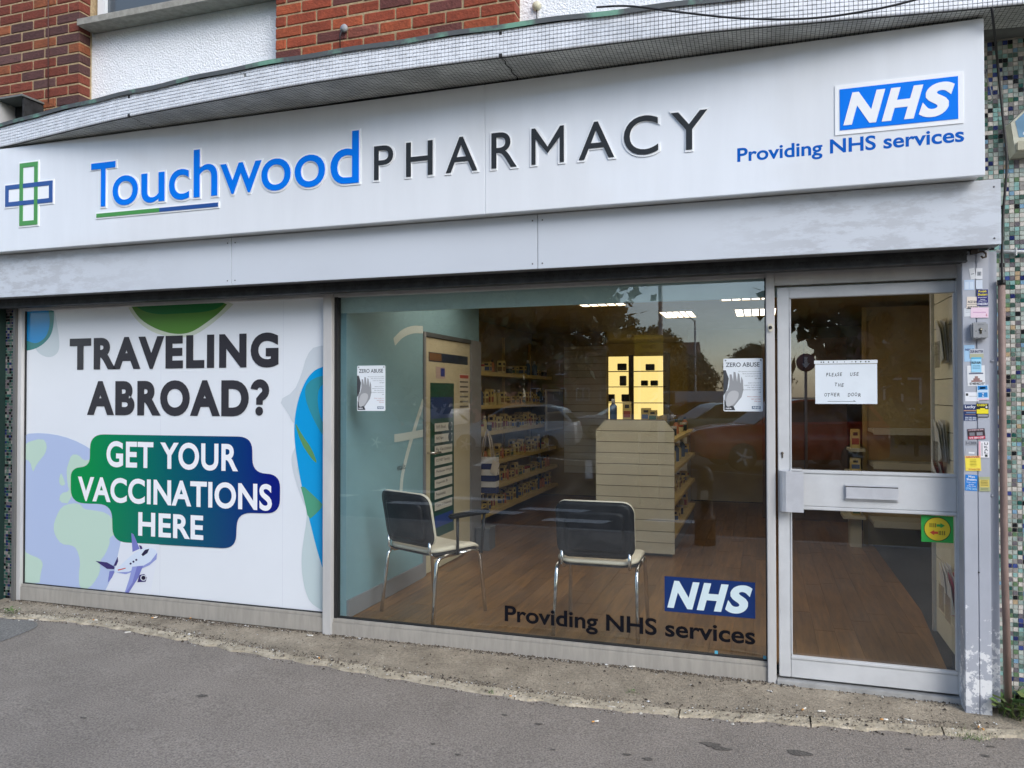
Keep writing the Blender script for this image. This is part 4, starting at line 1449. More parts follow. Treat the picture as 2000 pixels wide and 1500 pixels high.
S((1882, 790, 1908, 822), (28, 50, 98), 'navy Lucky sticker with tan band and white script', [('t', 'Lucky', .1, .04, .9, .28, (226, 230, 238)), ('r', 0, .34, 1, .41, (176, 140, 110)), ('t', '078 7783 5656', .1, .76, .95, .86, (210, 220, 236)), ('t', '075 7865 8945', .1, .88, .95, .98, (210, 220, 236)), ('r', .2, .48, .9, .53, (120, 150, 190)), ('r', .1, .60, .9, .64, (150, 120, 110))])
S((1907, 788, 1931, 815), (34, 34, 36), 'black and yellow RABBIT sticker', [('t', 'RABBIT', .05, .04, .9, .2, (236, 224, 60)), ('r', .02, .42, .98, .74, (238, 222, 40)), ('r', .3, .34, .7, .42, (238, 222, 40)), ('r', .1, .8, .94, .96, (150, 152, 156)), ('r', .76, .2, .9, .34, (220, 222, 226))], 0, 1)
S((1890, 837, 1924, 858), (58, 44, 50), 'black and crimson sticker with white phone number', [('t', 'LOCKSMITHS 24HR', .06, .05, .94, .18, (236, 200, 206)), ('r', .02, .72, .98, .98, (196, 36, 70)), ('t', '078 5884 6587', .08, .76, .94, .95, (240, 220, 226)), ('r', .1, .35, .4, .66, (120, 120, 126)), ('r', .52, .35, .86, .66, (140, 140, 146))], .07, 1)
S((1885, 860, 1909, 870), (158, 160, 166), 'grey faded sticker with dark block lettering', [('t', '3-CBER', .05, .25, .95, .8, (96, 100, 110))])
S((1911, 862, 1932, 894), (236, 234, 236), 'white sticker with sideways UK AL lettering', [('t', 'U', .55, .06, .9, .22, dk), ('t', 'K', .55, .28, .9, .4, dk), ('t', 'A', .55, .44, .9, .58, dk), ('t', 'L', .55, .62, .9, .74, dk), ('r', .02, .0, .2, 1, (234, 176, 186)), ('r', .3, .1, .36, .9, (90, 90, 96)), ('r', .6, .8, .85, .95, (40, 50, 44))], .0)
S((1885, 875, 1908, 892), (176, 178, 184), 'torn silver sticker remnant over the yellow card', [('r', .3, .45, .8, .65, (230, 232, 234))], -.06)
S((1885, 890, 1916, 920), (238, 214, 90), 'yellow card sticker with red GROVER heading and border', [('r', .0, .0, 1, .14, (236, 190, 130)), ('t', 'GROVER', .06, .02, .94, .14, (180, 60, 40)), ('r', .05, .17, .95, .8, (246, 226, 80))] + [('r', .3, v, .72, v + .03, (180, 150, 70)) for v in (.26, .36, .46, .56, .66)] + [('t', '07736461798', .2, .85, .9, .95, (196, 110, 60))], .04, 1)
S((1885, 927, 1909, 959), (38, 128, 208), 'blue sticker with white Max Shutters lettering', [('t', 'Max', .25, .05, .8, .18, (236, 242, 248)), ('t', 'Shutters', .1, .22, .92, .36, (236, 242, 248)), ('t', 'Shutters Repair', .1, .44, .9, .51, (226, 236, 246)), ('t', 'Services', .3, .56, .72, .62, (226, 236, 246)), ('t', '& Glass Work', .15, .67, .88, .74, (226, 236, 246)), ('t', '07742 3655', .06, .8, .96, .95, (170, 214, 240))], -.04)
S((1912, 931, 1934, 960), (168, 172, 132), 'olive green sticker with a yellow text panel', [('r', .06, .2, .92, .72, (210, 190, 100))] + [('r', .15, v, .8, v + .03, (120, 122, 70)) for v in (.26, .36, .46, .56, .8, .88)], .03)

# mosaic wall beyond the post
YM = -.02
mosaic = thing('mosaic_wall', 'wall of multicoloured small mosaic tiles beside the grey post', 'wall')
MXA = FX1 - .12
M['mosaic_grout'] = mat('mosaic_grout', srgb(168, 164, 152), .9, var=.2, vscale=30)
MB().box(MXA, 3.2, YM + .003, YM + .12, -.06, ZC0 + .01).build('grout_bed', M['mosaic_grout'], mosaic)
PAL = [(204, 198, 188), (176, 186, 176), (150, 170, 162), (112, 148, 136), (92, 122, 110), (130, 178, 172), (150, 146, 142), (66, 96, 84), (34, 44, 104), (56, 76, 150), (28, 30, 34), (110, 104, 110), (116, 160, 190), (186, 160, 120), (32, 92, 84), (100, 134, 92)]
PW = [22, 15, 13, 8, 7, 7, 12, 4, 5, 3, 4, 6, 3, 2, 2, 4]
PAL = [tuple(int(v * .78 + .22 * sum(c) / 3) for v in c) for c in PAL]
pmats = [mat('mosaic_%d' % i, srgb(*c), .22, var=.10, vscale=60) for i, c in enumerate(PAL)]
TP = .0222
tile_me = {}


def tile_mesh(i):
    if i not in tile_me:
        h = .0097
        tile_me[i] = MB().add([(-h, .004, -h), (h, .004, -h), (h, .004, h), (-h, .004, h), (-h + .001, 0, -h + .001), (h - .001, 0, -h + .001), (h - .001, 0, h - .001), (-h + .001, 0, h - .001)],
                              [(4, 5, 6, 7), (0, 1, 5, 4), (1, 2, 6, 5), (2, 3, 7, 6), (3, 0, 4, 7)]).mesh('tile', pmats[i])
    return tile_me[i]


rest = MB()
cols = [FX1 - .10 + k * TP for k in range(int((3.15 - FX1) / TP))]
nt_ = 0
z = .03
cand = []
for k, x in enumerate(cols):
    zz = -.02
    while zz < ZC0 - .01:
        cand.append((x, zz + TP / 2))
        zz += TP


def shows(x, z):
    return x > FX1 + .004 and x < FX1 + .12


picked = sorted([c for c in cand if shows(*c)], key=lambda c: (abs(c[1] - 1.2)))[:300]
ps = set(picked)
for (x, z) in cand:
    i = random.choices(range(16), PW)[0]
    if z < .35 and random.random() < .55:
        i = random.choice((6, 11, 2, 4))
    jx, jz, jy = random.uniform(-.0006, .0006), random.uniform(-.0006, .0006), random.uniform(-.0008, .0004)
    if (x, z) in ps:
        o = bpy.data.objects.new('tile', tile_mesh(i))
        C.objects.link(o)
        o.location = (x + jx, YM + jy, z + jz)
        o.parent = mosaic
    else:
        h = .0097
        rest.add([(x + jx - h, YM + jy, z + jz - h), (x + jx + h, YM + jy, z + jz - h), (x + jx + h, YM + jy, z + jz + h), (x + jx - h, YM + jy, z + jz + h),
                  (x - h, YM + .004, z - h), (x + h, YM + .004, z - h), (x + h, YM + .004, z + h), (x - h, YM + .004, z + h)],
                 [(0, 1, 2, 3), (4, 5, 1, 0), (5, 6, 2, 1), (6, 7, 3, 2), (7, 4, 0, 3)], i)
o = rest.build('mosaic', pmats, mosaic)
o['kind'] = 'stuff'
pp0 = [pY(1956, 552, -.075), pY(1958, 800, -.08), pY(1962, 1100, -.09), pY(1970, 1385, -.11)]
dp = thing('drain_pipe', 'dull brown drain pipe running down beside the mosaic tiles', 'pipe')
MB().tube([tuple(p) for p in pp0], .0165, 14).build('pipe_run', M['pipe'], dp)
q = pp0[0]
MB().tube([(q[0] + .0, q[1], q[2] - .012), (q[0], q[1], q[2] + .012)], .019, 14).build('collar', M['rubber'], dp)
cabp = spline([(1934, -30), (1937, 12), (1944, 80), (1952, 160), (1960, 240), (1966, 300), (1965, 350), (1959, 420), (1957, 500), (1957, 552)], 40)
tag(MB().tube([tuple(pY(a, b, -.10 if b > 120 else (-.40 if b < 30 else -.40 + .3 * (b - 30) / 90))) for a, b in cabp], .006, 8).build('black_cable', M['cable']), 'thick black cable running down the mosaic wall into the brown pipe', 'cable')
tag(MB().tube([tuple(pY(a, b, -.045)) for a, b in spline([(1921, 118), (1928, 150), (1936, 180), (1937, 195), (1928, 200)], 20)], .0025, 6).build('grey_cable', M['grey_cable']), 'thin looped grey cable on mosaic tiles at the sign end', 'cable')
tag(MB().tube([tuple(pY(a, b, -.05)) for a, b in spline([(1965, 700), (1962, 720), (1961, 780), (1963, 805), (1962, 860), (1962, 900)], 20)], .0018, 6).build('white_wire', flat(220, 222, 220)), 'thin white wire trailing down the mosaic by the brown pipe', 'wire')
cd_ = thing('white_conduit', 'short white conduit pipe crossing the mosaic wall', 'conduit')
MB().tube([tuple(pY(1945, 491, -.04)), tuple(pY(2060, 493, -.04))], .009, 10).build('pipe_run', flat(206, 208, 206), cd_)
q = pY(1985, 491, -.05)
MB().bbox(q[0] - .004, q[0] + .004, -.052, YM, q[2] - .02, q[2] + .02, .002).build('clip', flat(206, 208, 206), cd_)
al = thing('alarm_box', 'cream and blue burglar alarm box on the mosaic wall', 'alarm')
ax = pY(1966, 260, -.06)
AW, AH = .24, .28
cz = ax[2] - .02
out = [(0, 0.06), (.085, .14), (AW - .085, .14), (AW, .06), (AW - .02, -.10), (.02, -.10)]
bb_ = MB()
bk = [(ax[0] + u, YM - .001, cz + v) for u, v in out]
ft = [(ax[0] + .012 + u * (AW - .024) / AW, -.085, cz + .005 + v * .93) for u, v in out]
m_ = len(out)
bb_.add(bk + ft, [[m_ + i for i in range(m_)], list(range(m_))] + [[i, (i + 1) % m_, m_ + (i + 1) % m_, m_ + i] for i in range(m_)])
bb_.build('case', mat('alarm_cream', srgb(196, 196, 178), .4, var=.08, vscale=20), al)
MB().poly([(ax[0] + .03 + u * (AW - .06) / AW, -.0862, cz + .018 + max(v, -.04) * .8) for u, v in out]).build('label_panel', mat('alarm_blue', srgb(110, 150, 178), .35, var=.15, vscale=12), al)
text_on('lettering', 'cs', (ax[0] + .062, -.0868, cz - .012), UX, UZ, .10, .03, flat(226, 230, 232), al, offset=.03)
MB().bbox(ax[0] + .03, ax[0] + AW - .03, -.10, -.0865, cz - .085, cz - .035, .006).build('strobe', mat('alarm_lens', srgb(178, 176, 156), .3), al)

# pilaster at the far end of the shop front
pil = thing('mosaic_pilaster', 'narrow shade-darkened mosaic pilaster at the far end of the poster window', 'pilaster')
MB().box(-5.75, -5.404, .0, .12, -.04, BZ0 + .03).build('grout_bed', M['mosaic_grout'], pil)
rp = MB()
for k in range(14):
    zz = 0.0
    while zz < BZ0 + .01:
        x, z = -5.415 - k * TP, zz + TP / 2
        i = random.choice((7, 7, 8, 4, 11, 10, 10, 14, 6, 11))  # mostly dark tiles: the pilaster's shade is put into the tile colours
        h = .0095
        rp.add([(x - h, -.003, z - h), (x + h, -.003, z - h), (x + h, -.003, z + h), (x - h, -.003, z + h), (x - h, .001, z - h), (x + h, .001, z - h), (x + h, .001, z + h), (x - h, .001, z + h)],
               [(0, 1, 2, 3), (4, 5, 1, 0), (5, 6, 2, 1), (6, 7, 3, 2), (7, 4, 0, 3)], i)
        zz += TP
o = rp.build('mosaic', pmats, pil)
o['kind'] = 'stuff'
gp = thing('shutter_guide', 'grey metal shutter guide between the pilaster and the poster window', 'guide')
MB().bbox(-5.403, -5.3755, -.03, .06, -.03, BZ0 - .002, .003).build('channel', mat('dull_guide', srgb(104, 104, 102), .5), gp)
np_ = thing('neighbour_post', 'white painted post of the neighbouring shop front', 'post')
MB().bbox(-5.66, -5.536, -.08, -.0035, -.04, BZ0 - .002, .003).build('post_face', mat('white_post', srgb(214, 216, 216), .5), np_)
MB().bbox(-5.5355, -5.505, -.07, -.0035, -.04, BZ0 - .002, .002).build('edge_strip', mat('dark_green_strip', srgb(30, 52, 48), .5), np_)

# neighbouring shop front beyond the pilaster
nb = thing('neighbour_shopfront', 'white framed neighbouring shop window beyond the mosaic pilaster', 'shop front')
MB().box(-10.5, -5.76, .06, .12, -.05, BZ0 + .03).build('back_wall', M['inner_wall'], nb)
MB().bbox(-10.5, -5.665, -.03, .05, -.04, .42, .004).build('stall_riser', flat(206, 208, 208, .5), nb)
MB().box(-10.4, -5.70, .0, .006, .43, 2.12).build('pane', M['glass'], nb)
for xx in (-10.45, -8.1, -5.72):
    MB().bbox(xx - .04, xx + .04, -.02, .04, .4205, BZ0 - .003, .003).build('mullion', flat(206, 208, 208, .5), nb)

# ================================================================== INTERIOR
ZF, ZCE = .08, 2.45
XL = -2.60
struct(MB().box(-3.6, 2.6, .071, 9.5, -.05, ZF - .012).build('shop_subfloor', M['carpet']))
planks = struct(MB().box(-3.6, 2.6, .0705, .0709, -.05, ZF - .013).build('floor', M['carpet']))
pm = {}
x = -3.3
r_ = 0
while x < 1.02:
    y = .072 - random.uniform(0, 1.1)
    while y < 6.5:
        l = 1.22
        y0, y1 = max(y, .072), min(y + l, 6.5)
        if y1 - y0 > .05:
            o = MB().bbox(-.0595, .0595, -(y1 - y0) / 2 + .0008, (y1 - y0) / 2 - .0008, -.01, 0, .0008).build('plank', M['wood'], planks, (x + .06, (y0 + y1) / 2, ZF)) if (round(y1 - y0, 3) not in pm) else None
            if o is None:
                o = bpy.data.objects.new('plank', pm[round(y1 - y0, 3)])
                C.objects.link(o)
                o.location = (x + .06, (y0 + y1) / 2, ZF)
                o.parent = planks
            else:
                pm[round(y1 - y0, 3)] = o.data
        y += l
    x += .12
struct(MB().poly([(.92, .10, ZF + .003), (2.5, .10, ZF + .003), (2.5, 4.2, ZF + .003), (1.22, 4.2, ZF + .003)]).build('carpet_mat', M['carpet']))
struct(MB().box(-3.6, 2.6, .10, 9.5, ZCE, ZCE + .05).build('ceiling', M['ceiling']))
struct(MB().box(-3.6, -3.28, 2.62, 9.5, ZF - .02, ZCE).build('wall_left', M['inner_wall']))
struct(MB().box(-3.28, -2.15, 6.65, 6.8, ZF - .02, ZCE).build('wall_back', M['inner_wall']))
struct(MB().box(-1.0, 2.6, 6.66, 6.8, ZF - .02, ZCE).build('wall_back_east', M['inner_wall']))
struct(MB().box(-3.6, 2.6, 9.3, 9.5, ZF - .02, ZCE).build('wall_far', M['inner_wall']))
struct(MB().box(2.3, 2.6, .10, 9.3, ZF - .02, ZCE).build('wall_right', M['inner_wall']))
struct(MB().box(-8, -2.72, .072, .12, -.05, 3.2).build('wall_behind_poster', M['dark']))
struct(MB().box(1.0, 3.2, .101, .16, -.05, 2.6).build('wall_beside_door', M['inner_wall']))
# teal partition with consulting room door
tw = struct(MB().box(XL - .10, XL, .072, 1.27, ZF - .02, ZCE - .001).build('teal_partition', M['teal']))
struct(MB().box(XL - .10, XL, 1.272, 2.56, 2.06, ZCE - .001).build('teal_header', M['teal']))
struct(MB().box(XL - .10, XL + .0, 2.40, 2.62, ZF - .02, 2.059).build('grey_partition', M['skirting']))
struct(MB().box(-3.28, XL - .101, 2.52, 2.62, ZF - .02, ZCE - .001).build('partition_return', M['inner_wall']))
struct(MB().box(-3.2, XL - .101, .125, 2.5, ZF - .02, ZCE - .001).build('room_lining', M['inner_wall']))
struct(MB().bbox(XL + .0005, XL + .016, .075, 1.265, ZF + .001, ZF + .12, .003).build('skirting', M['skirting']))
struct(MB().box(-2.64, .95, .0705, .10, 2.085, ZCE - .0015).build('bulkhead', mat('pale_teal', srgb(196, 222, 222), .6)))
# flowing line and lettering on the teal wall
dec = mat('wall_graphic', srgb(190, 202, 200), .6)
wg = thing('wall_graphic', 'pale flowing ribbon graphic with lettering on the teal wall', 'wall graphic')


def on_wall(pts):
    return [pX(a, b, XL + .002) for a, b in pts]


def ribbon(pts, w, n=24):
    P = [np.array(p) for p in spline([(q[1], q[2]) for q in on_wall(pts)], n)]
    b = MB()
    for i in range(n - 1):
        d = P[i + 1] - P[i]
        d = d / np.linalg.norm(d)
        nn = np.array([-d[1], d[0]]) * w / 2
        b.add([(XL + .002, *(P[i] + nn)), (XL + .002, *(P[i] - nn)), (XL + .002, *(P[i + 1] - nn)), (XL + .002, *(P[i + 1] + nn))], [(0, 1, 2, 3)])
    return b.build('ribbon', dec, wg)


ribbon([(770, 668), (786, 652), (806, 644), (826, 644)], .06)
ribbon([(827, 782), (812, 830), (796, 885), (785, 935), (783, 985)], .05)
o = ribbon([(770, 856), (790, 853), (826, 846)], .06)
for v in o.data.vertices:
    v.co.x += .001
a, b = pX(776, 914, XL + .003), pX(792, 907, XL + .003)
text_on('lettering', 'etails', (XL + .003, a[1], a[2] - .02), (0, 1, 0), (0, 0, 1), b[1] - a[1], .045, flat(60, 70, 76), wg)
cdoor = thing('consulting_room_door', 'cream consulting room door with posters beyond the teal wall', 'door')
MB().bbox(XL - .045, XL - .004, 1.315, 2.33, ZF + .01, 2.02, .003).build('leaf', mat('door_cream_shaded', srgb(190, 182, 154), .5, var=.02), cdoor)  # cream darkened so the leaf's shade sits in its base colour
df = MB()
df.bbox(XL - .06, XL + .012, 1.273, 1.314, ZF + .002, 2.058, .003)
df.bbox(XL - .06, XL + .012, 2.331, 2.398, ZF + .002, 2.058, .003)
df.build('frame', M['skirting'], cdoor)
MB().bbox(XL - .06, XL + .010, 1.3145, 2.3305, 2.021, 2.0585, .003).build('transom', mat('dark_transom', srgb(70, 74, 76), .6), cdoor)
q = pX(840, 884, XL)
MB().tube([(XL - .003, 1.37, q[2]), (XL + .05, 1.37, q[2]), (XL + .055, 1.40, q[2]), (XL + .055, 1.50, q[2] - .004)], .010, 8).build('handle', M['chrome'], cdoor)


def side_sheet(t, name, y0, y1, z0, z1, m, k=1):
    return MB().box(XL - .0035, XL - .0035 + .0008 * k, y0, y1, z0, z1).build(name, m, t)


srv = thing('services_poster', 'tall dark green services list poster on the consulting room door', 'poster')
ya, yb = pX(841, 900, XL)[1], pX(887, 900, XL)[1]
zt0, zb0 = pX(860, 748, XL)[2], pX(864, 1045, XL)[2]
side_sheet(srv, 'board', ya, yb, zb0, zt0, flat(22, 74, 62))
side_sheet(srv, 'header', ya + .01, yb - .03, zt0 - .30, zt0 - .12, flat(24, 54, 108), 1.5)
names = ['NHS Blood|Pressure Check', 'NHS New|Medicine Service', 'Flu Vaccination', 'COVID Testing|Service', 'Medicated Weight|Loss Services', 'Hepatitis B|Vaccinations', 'Pneumonia|Vaccination', 'Type 2 Diabetes|Screening']
zz = zt0 - .34
ph = (zz - zb0 - .20) / 8
for i, s_ in enumerate(names):
    z1_, z0_ = zz - i * ph, zz - (i + 1) * ph + .025
    side_sheet(srv, 'name_plate', ya + .09, yb - .04, z0_, z1_, flat(206, 206, 198), 2)
    for k, ln in enumerate(s_.split('|')):
        text_on('lettering', ln, (XL - .0015, ya + .12, z1_ - .045 - k * .05), (0, 1, 0), (0, 0, 1), .022 * len(ln), .028, flat(50, 56, 60), srv)
    if i < 2:
        MB().poly([(XL - .0012, y, z) for y, z in circ(yb - .09, (z0_ + z1_) / 2, .042, 20)]).build('seal', flat(36, 56, 52), srv)
side_sheet(srv, 'footer', ya + .09, yb - .03, zb0 + .08, zb0 + .18, flat(24, 62, 140), 2)
for (a_, b_, lab, c_, extra) in [((838, 687, 914, 713), 0, 'dark landscape poster high on the consulting room door', (30, 44, 66), True), ((898, 730, 916, 768), 0, 'small printed notice with red heading on the consulting door', (198, 188, 170), False), ((852, 716, 870, 740), 0, 'small blue and pink leaflet on the consulting door', (176, 156, 150), False)]:
    p1, p2 = pX(a_[0], a_[1], XL), pX(a_[2], a_[3], XL)
    t = thing('door_poster', lab, 'poster')
    side_sheet(t, 'sheet', p1[1], p2[1], p2[2], p1[2], flat(*c_), 1)
    if extra:
        side_sheet(t, 'picture', p1[1] + .01, p1[1] + (p2[1] - p1[1]) * .3, p2[2] + .01, p1[2] - .005, flat(116, 82, 52), 1.6)
    elif a_[0] == 898:
        side_sheet(t, 'heading', p1[1] + .01, p2[1] - .01, p1[2] - .04, p1[2] - .01, flat(170, 60, 56), 1.6)
        for k in range(6):
            side_sheet(t, 'print_line', p1[1] + .01, p2[1] - .02, p1[2] - .08 - k * .045, p1[2] - .065 - k * .045, flat(96, 92, 88), 1.6)
    else:
        side_sheet(t, 'picture', (p1[1] + p2[1]) / 2, p2[1] - .01, p2[2] + .02, p1[2] - .01, flat(46, 62, 140), 1.6)

# ceiling lights
LIGHT = emis('led_panel', (1.0, .86, .72), 1.9)
for (x0, x1, y0, y1, lab) in [(-1.73, -1.29, 2.62, 3.26, 'lit square ceiling light over the chairs side of the shop'), (-1.06, -.72, 4.03, 4.70, 'lit ceiling light over the middle of the slatted gondola'), (-.36, .08, 2.60, 3.20, 'lit ceiling light by the bulkhead nearest the mullion'), (-.27, .14, 4.03, 4.77, 'lit ceiling light behind the one by the mullion'),
        (-2.45, -1.85, .75, 1.95, 'added unseen ceiling light above the chair by the teal wall'), (-1.35, -.75, .75, 1.95, 'added unseen ceiling light above the chair without arms'), (-.25, .35, .75, 1.95, 'added unseen ceiling light just inside the door'),  # front panels out of view, added to brighten the interior
        (1.5, 2.1, .8, 1.6, 'added unseen ceiling light over the dark carpet')]:  # also an added panel out of view, for interior fill
    t = thing('ceiling_light', lab, 'light', 'ceiling light panels')
    f_ = MB()
    f_.box(x0 - .02, x1 + .02, y0 - .02, y0, ZCE - .012, ZCE - .001)
    f_.box(x0 - .02, x1 + .02, y1, y1 + .02, ZCE - .012, ZCE - .001)
    f_.box(x0 - .02, x0, y0, y1, ZCE - .012, ZCE - .001)
    f_.box(x1, x1 + .02, y0, y1, ZCE - .012, ZCE - .001)
    f_.build('frame', M['shelf'], t)
    MB().box(x0, x1, y0, y1, ZCE - .008, ZCE - .002).build('diffuser', LIGHT, t)
    lv = MB()
    for k in range(1, 5):
        xx = x0 + (x1 - x0) * k / 5
        lv.box(xx - .008, xx + .008, y0, y1, ZCE - .010, ZCE - .0082)
    lv.build('louvre', mat('louvre', srgb(190, 160, 140), .5), t)

# slatted gondola end
def slat_panel(t, O, u, w, z0, z1, pitch=.1, thick=.018, chamfer=0.0):
    """horizontal slats, each a part, on the plane through O along u (facing its right side)"""
    u = Vector(u)
    n = Vector((u.y, -u.x, 0))
    z = z0
    while z < z1 - .01:
        zt = min(z + pitch - .006, z1)
        top = chamfer and z + pitch > z1 - .02
        a0, a1 = Vector(O), Vector(O) + u * w
        if chamfer and zt > z1 - chamfer:
            c0 = max(0, z - (z1 - chamfer)); c1 = zt - (z1 - chamfer)
        else:
            c0 = c1 = 0
        pts = [a0 + u * c0, a1 - u * c0, a1 - u * c1, a0 + u * c1]
        zs_ = [z, z, zt, zt]
        P = [(p.x, p.y, h) for p, h in zip(pts, zs_)]
        MB().prism(P, tuple(n * thick)).build('slat', M['cream'], t)
        z += pitch


gon = thing('slatwall_gondola', 'cream slatted gondola end standing mid floor behind the chairs', 'gondola')
GY = 2.65
gx0, gx1 = -1.47, -.755
slat_panel(gon, (gx0, GY, 0), (1, 0, 0), gx1 - gx0, ZF + .03, 1.325, .1005, .016, .10)
MB().prism([(gx0 + .003, GY + .002, ZF + .03), (gx1 - .003, GY + .002, ZF + .03), (gx1 - .003, GY + .002, 1.21), (gx1 - .103, GY + .002, 1.318), (gx0 + .103, GY + .002, 1.318), (gx0 + .003, GY + .002, 1.21)], (0, .03, 0)).build('end_board', M['cream_dark'], gon)
MB().box(gx0 + .03, gx1 - .03, GY + .04, 5.0, ZF + .001, ZF + .10).build('plinth', M['skirting'], gon)
MB().box((gx0 + gx1) / 2 - .02, (gx0 + gx1) / 2 + .02, GY + .033, 5.0, ZF + .10, 1.30).build('spine', M['shelf'], gon)
for k, z in enumerate((.22, .52, .82, 1.10)):
    MB().bbox((gx0 + gx1) / 2 + .021, gx1 - .01, GY + .034, 5.0, z, z + .035, .003).build('shelf', M['shelf'], gon)
    MB().bbox(gx0 + .01, (gx0 + gx1) / 2 - .021, GY + .034, 5.0, z, z + .035, .003).build('shelf', M['shelf'], gon)

# wall shelving on the far wall side
ws = thing('wall_shelving', 'tall cream wall shelving full of boxes beyond the consulting room door', 'shelving')
SX = -2.84
for z, dep in ((.26, .38), (.53, .38), (.80, .36), (1.14, .36), (1.43, .34), (1.80, .30)):
    MB().bbox(-3.278, SX + (.38 - dep) * -1 + .0, 2.75, 6.45, z - .035, z, .003).build('shelf', M['shelf'], ws)
    MB().bbox(SX - (.38 - dep) + .0005, SX - (.38 - dep) + .006, 2.75, 6.45, z - .042, z + .004, .002).build('price_strip', M['shelf'], ws)
for y in (2.74, 4.0, 5.25, 6.46):
    MB().bbox(-3.277, -3.24, y - .012, y + .012, ZF, 2.3, .002).build('upright', M['shelf'], ws)
MB().box(-3.2785, -3.276, 2.73, 6.47, ZF, 2.30).build('back_panel', M['inner_wall'], ws)
bw = thing('slatted_back_wall', 'cream slatted display wall beside the lit dispensary opening', 'display wall')
slat_panel(bw, (-2.78, 6.64, 0), (1, 0, 0), .63, .4, 2.25, .1, .014)

# products
def carton_mesh(w, d, h, c1, c2):
    b = MB().bbox(-w / 2, w / 2, -d / 2, d / 2, 0, h, .003, 0)
    b.box(w / 2 - .0005, w / 2 + .0008, -d / 2 * .8, d / 2 * .8, h * .18, h * .52, 1)
    b.box(-w / 2 * .8, w / 2 * .8, -d / 2 - .0008, -d / 2 + .0005, h * .18, h * .52, 1)
    b.box(w / 2 - .0005, w / 2 + .0008, -d / 2 * .5, d / 2 * .5, h * .66, h * .84, 2)
    b.box(-w / 2 * .5, w / 2 * .5, -d / 2 - .0008, -d / 2 + .0005, h * .66, h * .84, 2)
    return b.mesh('carton', [flat(*c1, .5), flat(*c2, .5), flat(60, 60, 66, .5)])


def bottle_mesh(r, h, c1, c2):
    b = MB().lathe([(r * .96, 0), (r, .006), (r, h * .68), (r * .45, h * .8), (r * .42, h * .82)], seg=14, mi=0)
    b.lathe([(r * .5, h * .82), (r * .5, h), (r * .45, h + .003)], seg=14, mi=1)
    return b.mesh('bottle', [flat(*c1, .3), flat(*c2, .4)])


def jar_mesh(r, h, c1, c2):
    b = MB().lathe([(r * .94, 0), (r, .004), (r, h * .72), (r * .96, h * .75)], seg=14, mi=0)
    b.lathe([(r * 1.03, h * .75), (r * 1.03, h), (r, h + .002)], seg=14, mi=1)
    return b.mesh('jar', [flat(*c1, .3), flat(*c2, .4)])


cart = [carton_mesh(.07, .10, .15, (222, 206, 140), (150, 120, 60)), carton_mesh(.09, .08, .12, (206, 186, 122), (90, 110, 150)), carton_mesh(.06, .13, .09, (216, 196, 120), (120, 90, 50)), carton_mesh(.08, .07, .18, (212, 190, 120), (160, 80, 60)), carton_mesh(.08, .15, .10, (186, 166, 104), (60, 100, 70))]  # carton colours yellowed to carry the warm light on the shelves
bott = [bottle_mesh(.030, .17, (206, 190, 120), (230, 226, 214)), bottle_mesh(.034, .20, (60, 84, 120), (216, 216, 214)), bottle_mesh(.028, .15, (190, 120, 70), (60, 60, 60))]
jars = [jar_mesh(.038, .09, (40, 42, 46), (200, 196, 186)), jar_mesh(.04, .08, (214, 200, 150), (160, 60, 50))]
kinds = [('carton', cart, 'box'), ('bottle', bott, 'bottle'), ('jar', jars, 'jar')]
shelf_names = {.26: 'bottom', .53: 'second lowest', .80: 'third lowest', 1.14: 'fourth lowest', 1.43: 'fifth lowest', 1.80: 'top'}
look = dict(zip([m.name for m in cart + bott + jars], ['yellow carton with brown band', 'pale yellow carton with blue band', 'low yellow carton', 'tall yellow carton with red band', 'long yellow carton with green band', 'yellow bottle with white cap', 'blue bottle with white cap', 'orange bottle with dark cap', 'black jar with pale lid', 'cream jar with red lid']))


def product(kind, me, loc, rz, label, group):
    o = bpy.data.objects.new(kind, me)
    C.objects.link(o)
    o.location = loc
    o.rotation_euler.z = rz
    return tag(o, label, dict(carton='box', bottle='bottle', jar='jar')[kind], group)


for z, nm in shelf_names.items():
    y = 3.0
    while y < 6.3:
        gapk = random.random()
        if z == 1.80:
            kd = random.choices((0, 1, 2), (5, 2, 3))[0]
            step = random.uniform(.13, .34)
        else:
            kd = random.choices((0, 1, 2), (7, 2, 1))[0]
            step = random.uniform(.115, .18)
        kn, lst, cat = kinds[kd]
        me = random.choice(lst)
        product(kn, me, (SX - .085 - (.05 if z == 1.8 else 0), y, z), random.uniform(-.1, .1), look[me.name] + ' standing on the ' + nm + ' wall shelf', kn + ' items on the ' + nm + ' wall shelf')
        if random.random() < .35 and kd == 0 and z != 1.8:
            product(kn, me, (SX - .2, y, z), random.uniform(-.1, .1), look[me.name] + ' standing on the ' + nm + ' wall shelf', kn + ' items on the ' + nm + ' wall shelf')
        y += step
for z, nm in ((.22, 'lowest'), (.52, 'second'), (.82, 'third'), (1.10, 'highest')):
    y = GY + .16
    while y < 4.8:
        kn, lst, cat = random.choice(kinds)
        me = random.choice(lst)
        product(kn, me, (gx1 - .10, y, z + .035), random.uniform(-.1, .1), look[me.name] + ' on the ' + nm + ' side shelf of the slatted gondola', kn + ' items on the ' + nm + ' gondola shelf')
        y += random.uniform(.16, .42)
for (pxx, pyy, kn, me) in [(1198, 818, 'bottle', bott[1]), (1225, 818, 'carton', cart[3]), (1262, 818, 'carton', cart[1]), (1275, 818, 'carton', cart[4])]:
    q = pY(pxx, pyy, GY + .12)
    product(kn, me, (q[0], GY + .12, 1.301), .1, look[me.name] + ' on top of the slatted gondola', kn + ' items on top of the gondola')
